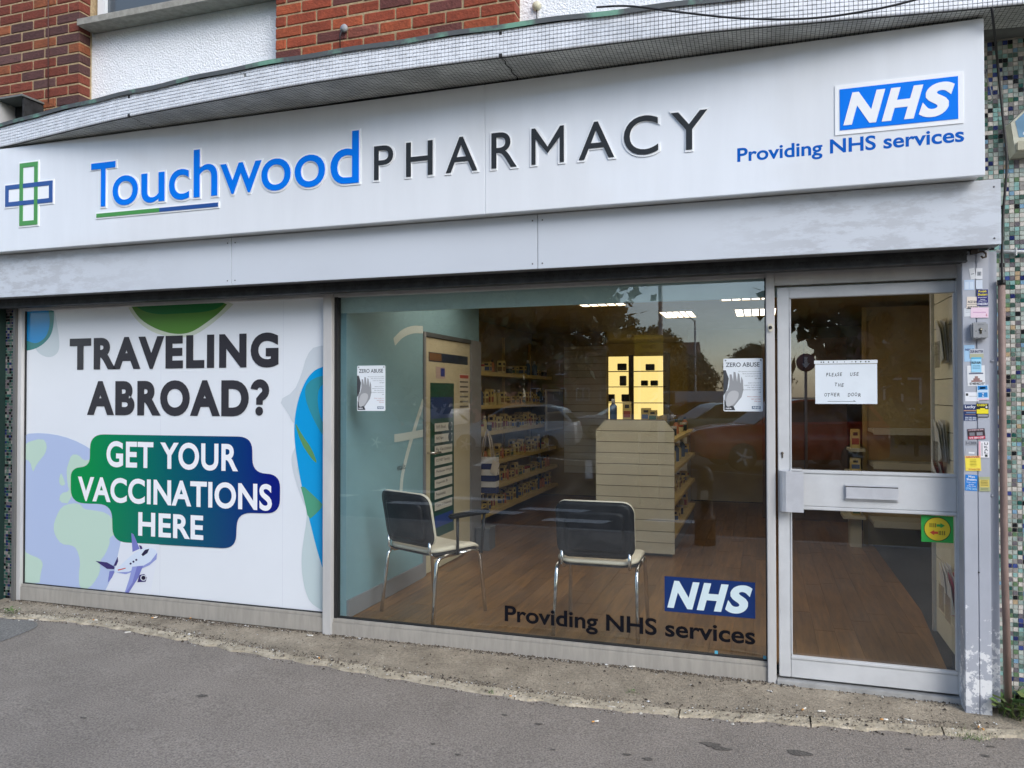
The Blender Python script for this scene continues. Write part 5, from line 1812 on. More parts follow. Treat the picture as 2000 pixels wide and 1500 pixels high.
# lit dispensary panel
lp = thing('dispensary_unit', 'glowing yellow backlit shelf unit at the back of the shop', 'shelf unit')
YD = 7.6
P = px_poly([(1180, 697), (1295, 697), (1295, 822), (1180, 822)], YD)
x0, x1, z1, z0 = P[0][0], P[1][0], P[0][2], P[2][2]
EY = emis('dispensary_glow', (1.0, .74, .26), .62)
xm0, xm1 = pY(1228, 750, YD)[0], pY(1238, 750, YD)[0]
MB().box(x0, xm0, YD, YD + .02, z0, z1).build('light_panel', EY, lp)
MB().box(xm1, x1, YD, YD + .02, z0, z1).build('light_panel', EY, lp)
MB().box(x0 - .12, x0 - .001, YD - .02, YD + .02, z0 - .4, z1 + .05).build('side_panel', M['cream'], lp)
MB().box(x1 + .001, x1 + .10, YD - .02, YD + .02, z0 - .4, z1 + .05).build('side_panel', M['cream'], lp)
MB().box(xm0 + .001, xm1 - .001, YD - .02, YD + .02, z0, z1 + .02).build('centre_post', M['cream_dark'], lp)
for pyy in (725, 755, 786):
    zz = pY(1240, pyy, YD)[2]
    MB().box(x0 - .05, x1 + .05, YD - .16, YD - .03, zz - .012, zz).build('shelf', M['cream_dark'], lp)
for (a_, b_, w_, h_, sz) in [(1215, 725, 17, 15, ''), (1270, 725, 17, 14, ''), (1217, 755, 12, 21, ''), (1259, 755, 13, 12, ''), (1278, 755, 14, 12, ''), (1193, 786, 15, 16, ''), (1222, 786, 15, 16, '')]:
    q, q2 = pY(a_ - w_ / 2, b_, YD - .1), pY(a_ + w_ / 2, b_ - h_, YD - .1)
    o = MB().bbox(q[0], q2[0], YD - .14, YD - .06, q[2] + .012, q2[2], .006).build('medicine_box', flat(40, 38, 32))
    tag(o, 'dark medicine box against the glowing yellow shelf unit', 'box', 'boxes on the lit dispensary shelves')
cnt = thing('shop_counter', 'low pale counter in front of the dispensary opening', 'counter')
MB().bbox(-2.1, -.95, 6.0, 6.5, ZF, 1.02, .005).build('body', M['cream'], cnt)
MB().bbox(-2.14, -.91, 5.95, 6.55, 1.021, 1.055, .006).build('worktop', M['shelf'], cnt)
# blue framed display on the wall shelving
fd = thing('framed_display', 'white framed pale blue product display among the wall shelves', 'display')
P1, P2 = pX(1067, 760, -2.80), pX(1128, 832, -2.80)
MB().bbox(-2.82, -2.80, P1[1], P2[1], P2[2], P1[2], .003).build('frame', flat(206, 210, 214), fd)
MB().box(-2.7995, -2.798, P1[1] + .05, P2[1] - .05, P1[2] * .45 + P2[2] * .55, P1[2] - .03).build('picture', flat(96, 112, 160), fd)
MB().box(-2.7995, -2.798, P1[1] + .05, P2[1] - .05, P2[2] + .03, P1[2] * .45 + P2[2] * .55 - .02).build('picture', flat(170, 174, 186), fd)

# striped bag
bag = thing('striped_bag', 'navy and white striped shopping bag hanging beside the wall shelving', 'bag')
q = pY(952, 925, 2.75)
bg_ = MB()
zt_b, zb_b = pY(952, 893, 2.75)[2], pY(952, 962, 2.75)[2]
w_b = .20
nS = 6
for k in range(nS):
    za, zb3 = zb_b + (zt_b - zb_b) * k / nS, zb_b + (zt_b - zb_b) * (k + 1) / nS
    bulge = .05 + .02 * math.sin(math.pi * (k + .5) / nS)
    bg_.prism([(q[0] - w_b / 2, 2.75 - bulge, za), (q[0] + w_b / 2, 2.75 - bulge * .7, za), (q[0] + w_b / 2, 2.75 + bulge, za), (q[0] - w_b / 2, 2.75 + bulge, za)], (0, 0, zb3 - za), k % 2)
bg_.build('body', [flat(30, 44, 96, .8), flat(214, 214, 212, .8)], bag)
for s_ in (-.03, .03):
    MB().tube([(q[0] - .06, 2.75 + s_, zt_b), (q[0] - .03, 2.75 + s_, zt_b + .18), (q[0], 2.75 + s_ * .3, zt_b + .27), (q[0] + .03, 2.75 + s_, zt_b + .18), (q[0] + .06, 2.75 + s_, zt_b)], .008, 8).build('strap', flat(190, 178, 160, .8), bag)
MB().prism([(q[0] + .05, 2.685, zt_b - .14), (q[0] + .12, 2.685, zt_b - .17), (q[0] + .15, 2.685, zt_b - .05), (q[0] + .08, 2.685, zt_b - .02)], (0, .003, 0)).build('swing_tag', flat(214, 204, 190), bag)

# shelving seen through the door
SHG = mat('pale_grey_shelf', srgb(196, 192, 170), .5, var=.03)
rg = thing('back_shelving', 'half empty cream shelving seen through the door glass', 'shelving')
YG = 3.85
MB().bbox(.935, .975, YG - .02, YG + .02, ZF, 2.40, .002).build('upright', mat('yellow_upright', srgb(176, 150, 90), .5), rg)
MB().box(.976, 2.28, YG, YG + .03, ZF, 2.40).build('back_panel', M['inner_wall'], rg)
for z in (.36, .90, 1.22):
    MB().bbox(.98, 2.27, YG - .40, YG - .001, z - .035, z, .003).build('shelf', SHG, rg)
    MB().bbox(.98, 2.27, YG - .407, YG - .4005, z - .05, z + .012, .002).build('price_strip', SHG, rg)
lc = thing('tall_cabinet', 'dark brown tall cabinet beside the half empty shelving', 'cabinet')
MB().bbox(.0, .93, 5.2, 5.6, ZF, 2.2, .004).build('body', mat('brown_cabinet', srgb(94, 70, 44), .6, var=.1), lc)
MB().box(.46, .466, 5.194, 5.1995, ZF + .05, 2.15).build('door_gap', M['rubber'], lc)
sr = thing('side_rack', 'small dark stepped rack with boxes by the half empty shelving', 'rack')
for z, w in ((.36, .20), (.78, .16), (1.0, .14)):
    MB().bbox(.93 - w, .925, YG - .3, YG + .02, z, z + .03, .002).build('shelf', SHG, sr)
MB().bbox(.80, .90, YG - .2, YG, ZF, .36, .002).build('leg_panel', SHG, sr)
for z, me, kn, nm in ((.39, cart[4], 'carton', 'bottom'), (.81, cart[1], 'carton', 'middle'), (1.03, cart[3], 'carton', 'top')):
    product(kn, me, (.85, YG - .16, z + .001), 0, 'carton on the ' + nm + ' step of the small rack', None)

# slatted side wall with leaflets just inside the door
sw = thing('slatted_side_wall', 'cream slatted side wall with leaflet holders inside the door', 'display wall')
slat_panel(sw, (1.03, .95, 0), (0, -1, 0), .84, ZF + .01, 2.3, .155, .012)
MB().box(1.031, 1.05, .11, .95, ZF, 2.35).build('backing', M['cream_dark'], sw)
MB().bbox(1.0, 1.055, .952, .985, ZF, 2.38, .003).build('edge_post', M['alu'], sw)
for (y0, z0, h_, c_, lab) in [(.50, .35, .24, (236, 236, 238), 'white leaflets in a clear holder low on the slatted wall'), (.34, .33, .24, (186, 40, 96), 'magenta and white leaflets in a holder low on the slatted wall'), (.62, 1.15, .25, (200, 196, 186), 'pale leaflets in a tilted holder on the slatted wall'), (.70, 1.02, .14, (150, 50, 46), 'small red leaflet pack on the slatted wall'), (.55, 1.72, .26, (206, 196, 170), 'cream wall box on the slatted wall')]:
    t = thing('leaflet_holder', lab, 'leaflets')
    for k in range(4):
        xo = 1.014 - .012 * k
        MB().prism([(xo, y0 - .06, z0 + .01 * k), (xo - .002, y0 + .05, z0), (xo - .02, y0 + .05, z0 + h_), (xo - .018, y0 - .06, z0 + h_ - .02 * k)], (-.002, 0, 0)).build('leaflet', flat(*(c_ if k % 2 == 0 else (226, 228, 230))), t)
    MB().bbox(.955, .958, y0 - .07, y0 + .06, z0 - .02, z0 + h_ * .5, .001).build('holder_front', M['glass'], t)


# chairs
def outline(w, h, r, n=9):
    pts = []
    for (cx_, cy_, a0) in ((w / 2 - r, h / 2 - r, 0), (-w / 2 + r, h / 2 - r, 90), (-w / 2 + r, -h / 2 + r, 180), (w / 2 - r, -h / 2 + r, 270)):
        for k in range(n):
            a = math.radians(a0 + 90 * k / (n - 1))
            pts.append((cx_ + r * math.cos(a), cy_ + r * math.sin(a)))
    return pts


def pad(w, h, r, t, curve, place, edge=.55):
    """a soft-edged cushion with outline w x h; place maps (a, b, height) to a point"""
    o = outline(w, h, r)
    n = len(o)
    rings = [(0.999, 0), (1.0, t * .5), (1 - .25 * t / w * 4, t * .85), (.88, t), (.6, t * 1.05), (.3, t * 1.06)]
    vs, fs = [], []
    for s_, hh in rings:
        for a, b in o:
            vs.append(place(a * s_, b * s_, hh + curve(a * s_, b * s_)))
    for i in range(len(rings) - 1):
        for k in range(n):
            k2 = (k + 1) % n
            fs.append((i * n + k, i * n + k2, (i + 1) * n + k2, (i + 1) * n + k))
    fs.append([(len(rings) - 1) * n + k for k in range(n)])
    inner = len(vs)
    for s_ in (.7, .35):
        for a, b in o:
            vs.append(place(a * s_, b * s_, curve(a * s_, b * s_)))
    for lo, hi in ((0, inner), (inner, inner + n)):
        for k in range(n):
            k2 = (k + 1) % n
            fs.append((lo + k2, lo + k, hi + k, hi + k2))
    fs.append([inner + n + k for k in range(n)])
    return MB().add(vs, fs, 0, True)


def make_chair(label, loc, rz, arm):
    t = thing('visitor_chair', label, 'chair', None, loc, rz)
    seat_c = lambda a, b: .018 * (a / .24) ** 2 - (.03 * max(0, b - .12) / .1 if b > .12 else 0)
    pad(.50, .44, .09, .030, seat_c, lambda a, b, h: (a, b + .02, .435 + h)).build('seat', M['cream_vinyl'], t)
    pad(.475, .42, .085, -.016, seat_c, lambda a, b, h: (a, b + .02, .4345 + h)).build('seat_shell', M['black_plastic'], t)
    tilt = math.radians(11)
    back_c = lambda a, b: .035 * (a / .24) ** 2

    def bp(a, b, h):
        return (a, -.215 + h * math.cos(tilt) - (b + .17) * math.sin(tilt), .655 + b * math.cos(tilt) + h * math.sin(tilt))
    bo = pad(.475, .355, .075, .022, back_c, bp).build('backrest', M['cream_vinyl'], t)
    sh_ = pad(.463, .343, .07, -.014, back_c, lambda a, b, h: bp(a, b, h - .0004)).build('backrest_shell', M['black_plastic'], t)
    pad(.36, .25, .04, -.006, back_c, lambda a, b, h: bp(a, b - .01, h - .0146)).build('shell_panel', M['black_plastic'], sh_)
    R = .0125
    for s_ in (-1, 1):
        x = s_ * .245
        MB().tube([(x + s_ * .012, -.235, .0), (x, -.19, .385), (x, -.165, .415), (x, -.11, .425), (x, .0, .425)], R, 10).build('leg', M['chrome'], t)
        MB().tube([(x + s_ * .012, .245, .0), (x, .205, .385), (x, .18, .415), (x, .12, .425), (x, .001, .425)], R, 10).build('leg', M['chrome'], t)
        MB().tube([(x * .8, -.06, .420), (x * .82, -.17, .418), (x * .84, -.215, .45), (x * .84, -.215, .52)], .011, 8).build('back_bracket', M['chrome'], t)
    for y in (-.10, .12):
        MB().tube([(-.245, y, .418), (.245, y, .418)], .009, 8).build('crossbar', M['chrome'], t)
    if arm:
        x = .262
        MB().tube([(x, -.02, .42), (x, -.02, .66)], .010, 8).build('armrest_post', M['black_plastic'], t)
        MB().tube([(x, .20, .40), (x, .23, .66)], .010, 8).build('armrest_post', M['black_plastic'], t)
        MB().bbox(x - .025, x + .025, -.09, .27, .66, .69, .01).build('armrest', M['black_plastic'], t)
    return t


make_chair('black backed chrome chair with an armrest, turned beside the teal wall', (-2.13, .41, ZF + .001), -.42, True)
make_chair('black backed chrome chair without arms, in front of the slatted gondola', (-.965, .385, ZF + .001), .02, False)
wb = thing('waste_bin', 'small grey bin standing by the grey partition end', 'bin')
q = pZ(948, 1072, ZF)
MB().bbox(q[0] - .07, q[0] + .07, q[1] - .09, q[1] + .09, ZF + .001, ZF + .20, .006).build('body', flat(92, 98, 106), wb)
MB().bbox(q[0] - .075, q[0] + .075, q[1] - .095, q[1] + .095, ZF + .2005, ZF + .215, .004).build('rim', flat(110, 116, 122), wb)

# ================================================================== THE STREET OPPOSITE (seen in the glass)
def leaf_crown(seed, rx, rz, n_clump, per, size):
    rnd = random.Random(seed)
    vs, fs, mi = [], [], []
    for c in range(n_clump):
        while True:
            p = Vector((rnd.uniform(-1, 1), rnd.uniform(-1, 1), rnd.uniform(-1, 1)))
            if .25 < p.length < 1:
                break
        p = p.normalized() * (p.length ** .5) * (1 + .16 * math.sin(p.x * 6 + seed) * math.cos(p.z * 5 + p.y * 4))
        cpos = Vector((p.x * rx, p.y * rx, p.z * rz))
        rad = rnd.uniform(.45, .95) * rx * .22
        m = rnd.choice((0, 0, 1, 2))
        for k in range(per):
            d = Vector((rnd.gauss(0, .5), rnd.gauss(0, .5), rnd.gauss(0, .42))) * rad
            q = cpos + d
            a = Vector((rnd.gauss(0, 1), rnd.gauss(0, 1), rnd.gauss(0, 1))).normalized() * size * rnd.uniform(.6, 1.2)
            b = a.cross(Vector((rnd.gauss(0, 1), rnd.gauss(0, 1), rnd.gauss(0, 1)))).normalized() * size * .55
            o = len(vs)
            vs += [q - a, q + b, q + a, q - b]
            fs.append((o, o + 1, o + 2, o + 3))
            mi.append(m)
    b = MB()
    b.v = [tuple(v) for v in vs]
    b.f = [list(f) for f in fs]
    b.mi, b.sm = mi, [False] * len(fs)
    return b


LEAF = [mat('leaf_%d' % i, c, .6) for i, c in enumerate([(.045, .075, .02), (.06, .095, .025), (.035, .06, .02)])]
BARK = mat('bark', (.07, .055, .042), .9, var=.3, vscale=8, bump=.8, bscale=12, bdist=.03)
crown_me = {}


def tree(kind, label, loc, sc=1.0, rz=0.0, group='trees across the road', H=9.5, rx=4.2, rzz=3.9, n=520, per=34, size=.21):
    t = thing('street_tree', label, 'tree', group, loc, rz)
    t.scale = (sc, sc, sc)
    if kind not in crown_me:
        crown_me[kind] = (leaf_crown(kind * 13 + 5, rx, rzz, n, per, size).mesh('crown', LEAF), )
    c = bpy.data.objects.new('crown', crown_me[kind][0])
    C.objects.link(c)
    c.parent = t
    c.location = (0, 0, H - rzz)
    b = MB()
    zb = H - rzz
    b.tube([(0, 0, -.3), (.05, .02, zb * .45), (-.06, .05, zb * .8), (.1, 0, zb + rzz * .3)], .2, 10, radii=[.30, .22, .18, .07])
    for k in range(6):
        a = k * 1.05 + kind
        b.tube([(0, 0, zb * .62 + .25 * k * .4), (math.cos(a) * rx * .35, math.sin(a) * rx * .35, zb * .95 + .2 * k), (math.cos(a) * rx * .7, math.sin(a) * rx * .7, zb + rzz * .25 + .12 * k)], .08, 7, radii=[.12, .08, .03])
    b.build('trunk', BARK, t)
    return t


def across(px, Y):
    """ground place on the far side that mirrors into the glass at photo column px"""
    q = pY(px, 800, Y)
    return (float(q[0]), -Y, ZR)


tree(1, 'broad leafy tree with the densest crown across the road', across(960, 19), 1.0, .3)
tree(2, 'leafy tree growing beside the flats across the road', across(790, 20), 1.05, 1.2)
tree(3, 'tall leafy tree shading the flats across the road', across(590, 16), 1.0, 2.2)
tree(1, 'tall tree leaning over the red estate car', across(1925, 15.5), 1.06, 3.9)
tree(2, 'full crowned tree in front of the brick house', across(2230, 17), 1.1, 5.0)
tree(3, 'rounded tree far down the side road', across(1345, 58), .50, 1.9)
tree(2, 'low spreading tree at the end of the side road', across(1480, 64), .62, .9)
tree(1, 'small tree behind the parked van', across(1262, 44), .62, 4.4)
# hedge by the corner house
hb = leaf_crown(77, 1.5, .55, 60, 40, .09)
hedge = thing('golden_hedge', 'clipped golden yellow hedge by the brick house', 'hedge')
hb.build('foliage', [mat('gold_leaf_%d' % i, c, .6) for i, c in enumerate([(.30, .26, .03), (.34, .30, .05), (.24, .22, .03)])], hedge)
hq = across(1790, 20)
hedge.location = (hq[0], hq[1], .75)
MB().tube([(0, 0, -1.0), (0, 0, .1)], .06, 8).build('stem', BARK, hedge)

PAINT = mat('car_paint', (.5, .5, .5), .25, objcol=True, coat=.6)
CGL = mat('car_glass', (.02, .025, .028), .05)
TYRE = mat('tyre', (.015, .015, .016), .8)
RIM = mat('alloy_rim', (.55, .56, .58), .3, metal=.8)
LAMP = mat('headlamp', (.7, .72, .75), .1)
TAIL = mat('tail_lamp', (.35, .02, .02), .2)
car_me = {}


def car_parts(kind):
    if kind in car_me:
        return car_me[kind]
    if kind == 'van':
        L, Wd, H, hood, belt = 5.0, 1.95, 1.95, 1.15, 1.15
        body = [(-2.5, .35, .95), (-2.45, .28, 1.02), (-1.9, .25, 1.14), (-1.75, .25, 1.2), (2.42, .25, 1.2), (2.5, .35, 1.15)]
        roof = [(-1.75, 1.18), (-1.0, 1.86), (-.7, 1.93), (2.35, 1.93), (2.46, 1.85), (2.5, 1.15)]
        wheels = (-1.55, 1.5)
    elif kind == 'suv':
        L, Wd = 4.4, 1.84
        body = [(-2.2, .42, .78), (-2.15, .30, .92), (-1.6, .25, 1.02), (-1.05, .25, 1.06), (1.9, .25, 1.10), (2.15, .30, 1.08), (2.2, .45, .9)]
        roof = [(-1.05, 1.04), (-.30, 1.58), (.1, 1.66), (1.3, 1.66), (1.75, 1.58), (2.1, 1.08)]
        wheels = (-1.35, 1.3)
    else:
        L, Wd = 4.1, 1.76
        body = [(-2.05, .38, .64), (-2.0, .28, .78), (-1.5, .22, .88), (-.95, .22, .92), (1.7, .22, .96), (2.0, .28, .95), (2.05, .42, .8)]
        roof = [(-.98, .90), (-.15, 1.40), (.25, 1.47), (1.15, 1.46), (1.6, 1.36), (1.98, .94)]
        wheels = (-1.25, 1.25)
    R = .33 if kind != 'hatch' else .30
    hw = Wd / 2
    bm = MB()
    n = len(body)
    vs = []
    for i, (x, zl, zh) in enumerate(body):
        taper = .86 if i in (0, n - 1) else (.95 if i in (1, n - 2) else 1.0)
        w = hw * taper
        zm = zl + (zh - zl) * .55
        vs += [(x, -w * .93, zl), (x, -w, zm), (x, -w * .93, zh), (x, w * .93, zh), (x, w, zm), (x, w * .93, zl)]
    fs = []
    for i in range(n - 1):
        for k in range(6):
            k2 = (k + 1) % 6
            fs.append((i * 6 + k, i * 6 + k2, (i + 1) * 6 + k2, (i + 1) * 6 + k))
    fs += [tuple(range(6)), tuple(range((n - 1) * 6, n * 6))]
    bm.add(vs, fs, 0, True)
    # roof shell and pillars as a loft: outer cabin (paint) with inset glass sides
    m = len(roof)
    zbase = roof[0][1]
    cv = []
    for (x, z) in roof:
        f = (z - zbase) / max(.01, max(r_[1] for r_ in roof) - zbase)
        w = hw * (.90 - .17 * f)
        cv += [(x, -w, z), (x, w, z)]
    cf = [(i * 2, i * 2 + 1, i * 2 + 3, i * 2 + 2) for i in range(m - 1)]
    cab = MB().add(cv, cf, 0, True)
    side1, side2 = [i * 2 for i in range(m)], [i * 2 + 1 for i in range(m)]
    cab.add([cv[i] for i in side1], [tuple(range(m))], 0)
    cab.add([cv[i] for i in side2], [tuple(range(m))], 0)
    # glass: side windows slightly proud, windscreen, rear screen
    gl = MB()
    cxm = sum(r_[0] for r_ in roof) / m
    czm = sum(r_[1] for r_ in roof) / m
    for sgn in (-1, 1):
        P = []
        for i, (x, z) in enumerate(roof):
            x2, z2 = cxm + (x - cxm) * .90, czm + (z - czm) * .80
            f = (z2 - zbase) / max(.01, max(r_[1] for r_ in roof) - zbase)
            P.append((x2, sgn * (hw * (.90 - .17 * f) + .006), z2))
        if kind == 'van':
            P = [(x if x < -.2 else min(x, -.2), y, z) for x, y, z in P]
        gl.poly(P)
        gl_pillar = None
    for a, b in ((0, 1), (m - 2, m - 1)):
        (xa, za), (xb, zb) = roof[a], roof[b]
        fa = (za - zbase) / (max(r_[1] for r_ in roof) - zbase)
        fb = (zb - zbase) / (max(r_[1] for r_ in roof) - zbase)
        off = -.008 if a == 0 else .008
        wa, wb_ = hw * (.82 - .17 * fa), hw * (.82 - .17 * fb)
        gl.add([(xa * .97 + xb * .03 + off, -wa, za * .93 + zb * .07), (xa * .97 + xb * .03 + off, wa, za * .93 + zb * .07), (xb * .95 + xa * .05 + off, wb_, zb * .93 + za * .07), (xb * .95 + xa * .05 + off, -wb_, zb * .93 + za * .07)], [(0, 1, 2, 3)])
    tyre = MB().lathe([(R * .62, -.11), (R * .95, -.11), (R, -.08), (R, .08), (R * .95, .11), (R * .62, .11)], seg=24, axis='y')
    rim = MB().lathe([(R * .16, -.115), (R * .2, -.09), (R * .2, .09), (R * .16, .115)], seg=12, axis='y')
    rim.lathe([(R * .58, -.10), (R * .64, -.112), (R * .64, .112), (R * .58, .10)], seg=24, axis='y')
    for k in range(5):
        a = 2 * math.pi * k / 5
        for sgn in (-1, 1):
            y = sgn * .112
            d, p_ = (math.cos(a), math.sin(a)), (-math.sin(a), math.cos(a))
            rim.add([(d[0] * r0 * R + p_[0] * w * R, y, d[1] * r0 * R + p_[1] * w * R) for r0, w in ((.15, -.09), (.6, -.07), (.6, .07), (.15, .09))], [(0, 1, 2, 3)])
    hl = [MB().bbox(-L / 2 + .02, -L / 2 + .28, s * hw * .62 - .14, s * hw * .62 + .14, body[0][2] - .06, body[0][2] + .10, .04) for s in (-1, 1)]
    tl = [MB().bbox(L / 2 - .12, L / 2 - .005, s * hw * .72 - .10, s * hw * .72 + .10, body[-1][2] - .12, body[-1][2] + .12, .03) for s in (-1, 1)]
    car_me[kind] = dict(body=bm.mesh('body', PAINT), cabin=cab.mesh('cabin', PAINT), windows=gl.mesh('windows', CGL), tyre=tyre.mesh('tyre', TYRE), rim=rim.mesh('rim', RIM), hl=[h.mesh('headlight', LAMP) for h in hl], tl=[h.mesh('tail_light', TAIL) for h in tl], wheels=wheels, R=R, hw=hw)
    return car_me[kind]


def car(kind, label, loc, rz, colr):
    d = car_parts(kind)
    t = thing('parked_van' if kind == 'van' else 'parked_car', label, 'van' if kind == 'van' else 'car', 'vehicles parked across the road', loc, rz)

    def add(nm, me, par=t, l=(0, 0, 0)):
        o = bpy.data.objects.new(nm, me)
        C.objects.link(o)
        o.parent = par
        o.location = l
        o.color = (*colr, 1)
        return o
    add('body', d['body'])
    add('cabin', d['cabin'])
    add('windows', d['windows'])
    for wx in d['wheels']:
        for s in (-1, 1):
            w = add('wheel', d['tyre'], t, (wx, s * (d['hw'] - .10), d['R']))
            add('rim', d['rim'], w)
    for m in d['hl']:
        add('headlight', m)
    for m in d['tl']:
        add('tail_light', m)
    return t


car('suv', 'dark red estate car with five spoke alloy wheels parked nearest the kerb', (.52, -15.4, ZR), -.36, (.60, .04, .025))
car('hatch', 'green hatchback parked behind the red estate car', (*across(1390, 24)[:2], ZR), -.5, (.015, .10, .05))
car('hatch', 'maroon hatchback parked among the cars across the road', (*across(1335, 29)[:2], ZR), -.4, (.16, .02, .03))
car('hatch', 'silver hatchback parked across the road', (*across(1215, 27)[:2], ZR), -.35, (.45, .46, .48))
car('hatch', 'white hatchback driving past the flats', (*across(1000, 18)[:2], ZR), -.1, (.7, .71, .72))
car('van', 'white panel van parked by the side road', (*across(1320, 36)[:2], ZR), -.3, (.75, .76, .77))
car('van', 'white box van parked beside the flats', (*across(800, 26)[:2], ZR), .15, (.75, .76, .77))
car('hatch', 'blue hatchback parked beside the white box van', (*across(700, 18)[:2], ZR), .1, (.03, .08, .2))

BRK = mat('far_brick', (.22, .10, .07), .9, var=.25, vscale=6)
ROOFM = mat('roof_tile', (.12, .075, .06), .9, var=.25, vscale=9)
WFR = flat(226, 228, 228)


def house(label, x0, x1, y0, depth, h, rows, ncol, roof=True, name='brick_house'):
    t = thing(name, label, 'house' if roof else 'flats')
    MB().box(x0, x1, y0 - depth, y0, ZR - .2, h).build('wall', BRK, t)
    if roof:
        MB().prism([(x0 - .3, y0 + .3, h), (x0 - .3, y0 - depth - .3, h), (x0 - .3, y0 - depth / 2, h + 2.2)], (x1 - x0 + .6, 0, 0)).build('roof', ROOFM, t)
    else:
        MB().box(x0 - .1, x1 + .1, y0 - depth - .1, y0 + .1, h + .002, h + .3).build('roof', ROOFM, t)
    for r in range(rows):
        for c in range(ncol):
            cx_ = x0 + (x1 - x0) * (c + .5) / ncol
            cz_ = .9 + r * 2.7
            w = MB()
            for a in ((cx_ - .7, cx_ - .62, cz_, cz_ + 1.3), (cx_ + .62, cx_ + .7, cz_, cz_ + 1.3), (cx_ - .62, cx_ + .62, cz_, cz_ + .08), (cx_ - .62, cx_ + .62, cz_ + 1.22, cz_ + 1.3), (cx_ - .04, cx_ + .04, cz_ + .08, cz_ + 1.22)):
                w.box(a[0], a[1], y0 + .002, y0 + .06, a[2], a[3])
            wo = w.build('window', WFR, t)
            MB().box(cx_ - .62, cx_ + .62, y0 + .003, y0 + .02, cz_ + .08, cz_ + 1.22).build('pane', CGL, wo)
            if not roof:
                MB().box(cx_ - 1.6, cx_ + 1.6, y0 + .002, y0 + .9, cz_ - .75, cz_ - .60).build('balcony', mat('balcony_pale', (.5, .5, .48), .8), t)
    MB().box((x0 + x1) / 2 - .45, (x0 + x1) / 2 + .45, y0 + .061, y0 + .08, ZR, ZR + 2.1).build('door', flat(60, 40, 40), t)
    return t


house('brick house with tiled roof behind the golden hedge', 4.0, 15.0, -30, 8, 5.2, 2, 4)
house('long brick terrace at the end of the side road', -24, -6.5, -74, 8, 4.8, 2, 7)
house('brown block of flats with pale balconies across the road', -42, -15, -34, 10, 11.0, 4, 6, False, 'apartment_block')
house('brick house further along beyond the brown flats', 18, 32, -34, 8, 5.2, 2, 4)
# lamp posts, bollard, road signs
STEEL = mat('galvanised_steel', (.35, .36, .37), .5, metal=.4)


def lamp(label, loc, Hh, arm):
    t = thing('street_lamp', label, 'street lamp', None, loc)
    MB().tube([(0, 0, 0), (0, 0, 1.2), (0, 0, 1.21), (0, 0, Hh)], .06, 12, radii=[.09, .09, .06, .05]).build('column', STEEL, t)
    MB().tube([(0, 0, Hh - .05), (arm * .3, 0, Hh + .15), (arm, 0, Hh + .25)], .035, 8).build('arm', STEEL, t)
    MB().bbox(arm - .1 if arm > 0 else arm - .55, arm + .55 if arm > 0 else arm + .1, -.13, .13, Hh + .18, Hh + .32, .05).build('lantern', mat('lantern_grey', (.22, .23, .24), .5), t)
    return t


Lq = pY(1275, 300, 2 * -YS * -1 + 15.0)
lamp('grey street lamp standing by the parked cars', (float(Lq[0]), -15.0 - .66, ZR), 7.4, -.9)
lamp('grey street lamp far down the side road', (*across(1358, 46)[:2], ZR), 6.5, -.8)
bo = thing('bollard', 'black cast iron bollard standing on the pavement edge', 'bollard', None, (-.61, -4.33, ZG - .095))
MB().lathe([(.115, 0), (.115, .28), (.125, .29), (.125, .32), (.095, .34), (.085, .70), (.10, .71), (.10, .74), (.09, .76), (.095, .80), (.06, .86), (.01, .88)], seg=20).build('shaft', mat('black_iron', (.012, .012, .012), .35), bo)
MB().box(-.04, .04, .0955, .0965, .52, .62).build('plate', flat(200, 190, 170), bo)
rs = thing('road_sign', 'yellow temporary STATION ROAD ONE WAY NORTHBOUND road sign', 'road sign')
q = pY(1266, 677, 8.0)
sw_, shh = .46, .38
for s in (-.16, .16):
    MB().tube([(q[0] + s, -8.03, ZR), (q[0] + s, -8.03, q[2] + shh / 2)], .024, 8).build('post', STEEL, rs)
MB().bbox(q[0] - sw_ / 2, q[0] + sw_ / 2, -8.0, -7.99, q[2] - shh / 2, q[2] + shh / 2, .003).build('plate', flat(216, 176, 40, .5), rs)
for k, s_ in enumerate(['STATION ROAD', 'ONE WAY', 'NORTHBOUND']):
    wv = .034 * len(s_)
    text_on('lettering', s_, (q[0] + wv / 2, -7.9885, q[2] + .08 - k * .11), (-1, 0, 0), (0, 0, 1), wv, .055, flat(30, 28, 26), rs, offset=.015)
ks2 = thing('direction_sign', 'round blue keep side sign on a post by the brick house', 'road sign')
q = pY(1574, 708, 13.5)
MB().tube([(q[0], -13.53, ZR), (q[0], -13.53, q[2] + .2)], .03, 8).build('post', STEEL, ks2)
MB().lathe([(.0, -.004), (.20, -.004), (.20, .004)], q[0], -13.49, q[2], 28, 0, 'y').build('plate', flat(24, 44, 100, .4), ks2)
MB().poly([(q[0] + u, -13.4845, q[2] + v) for u, v in [(-.03, .12), (.03, .12), (.03, -.02), (.08, -.02), (0, -.13), (-.08, -.02), (-.03, -.02)]]).build('arrow', flat(226, 228, 230), ks2)

# ================================================================== WEEDS AND LITTER
GRASS = [mat('weed_%d' % i, c, .6) for i, c in enumerate([(.07, .14, .03), (.10, .18, .04), (.13, .17, .05)])]


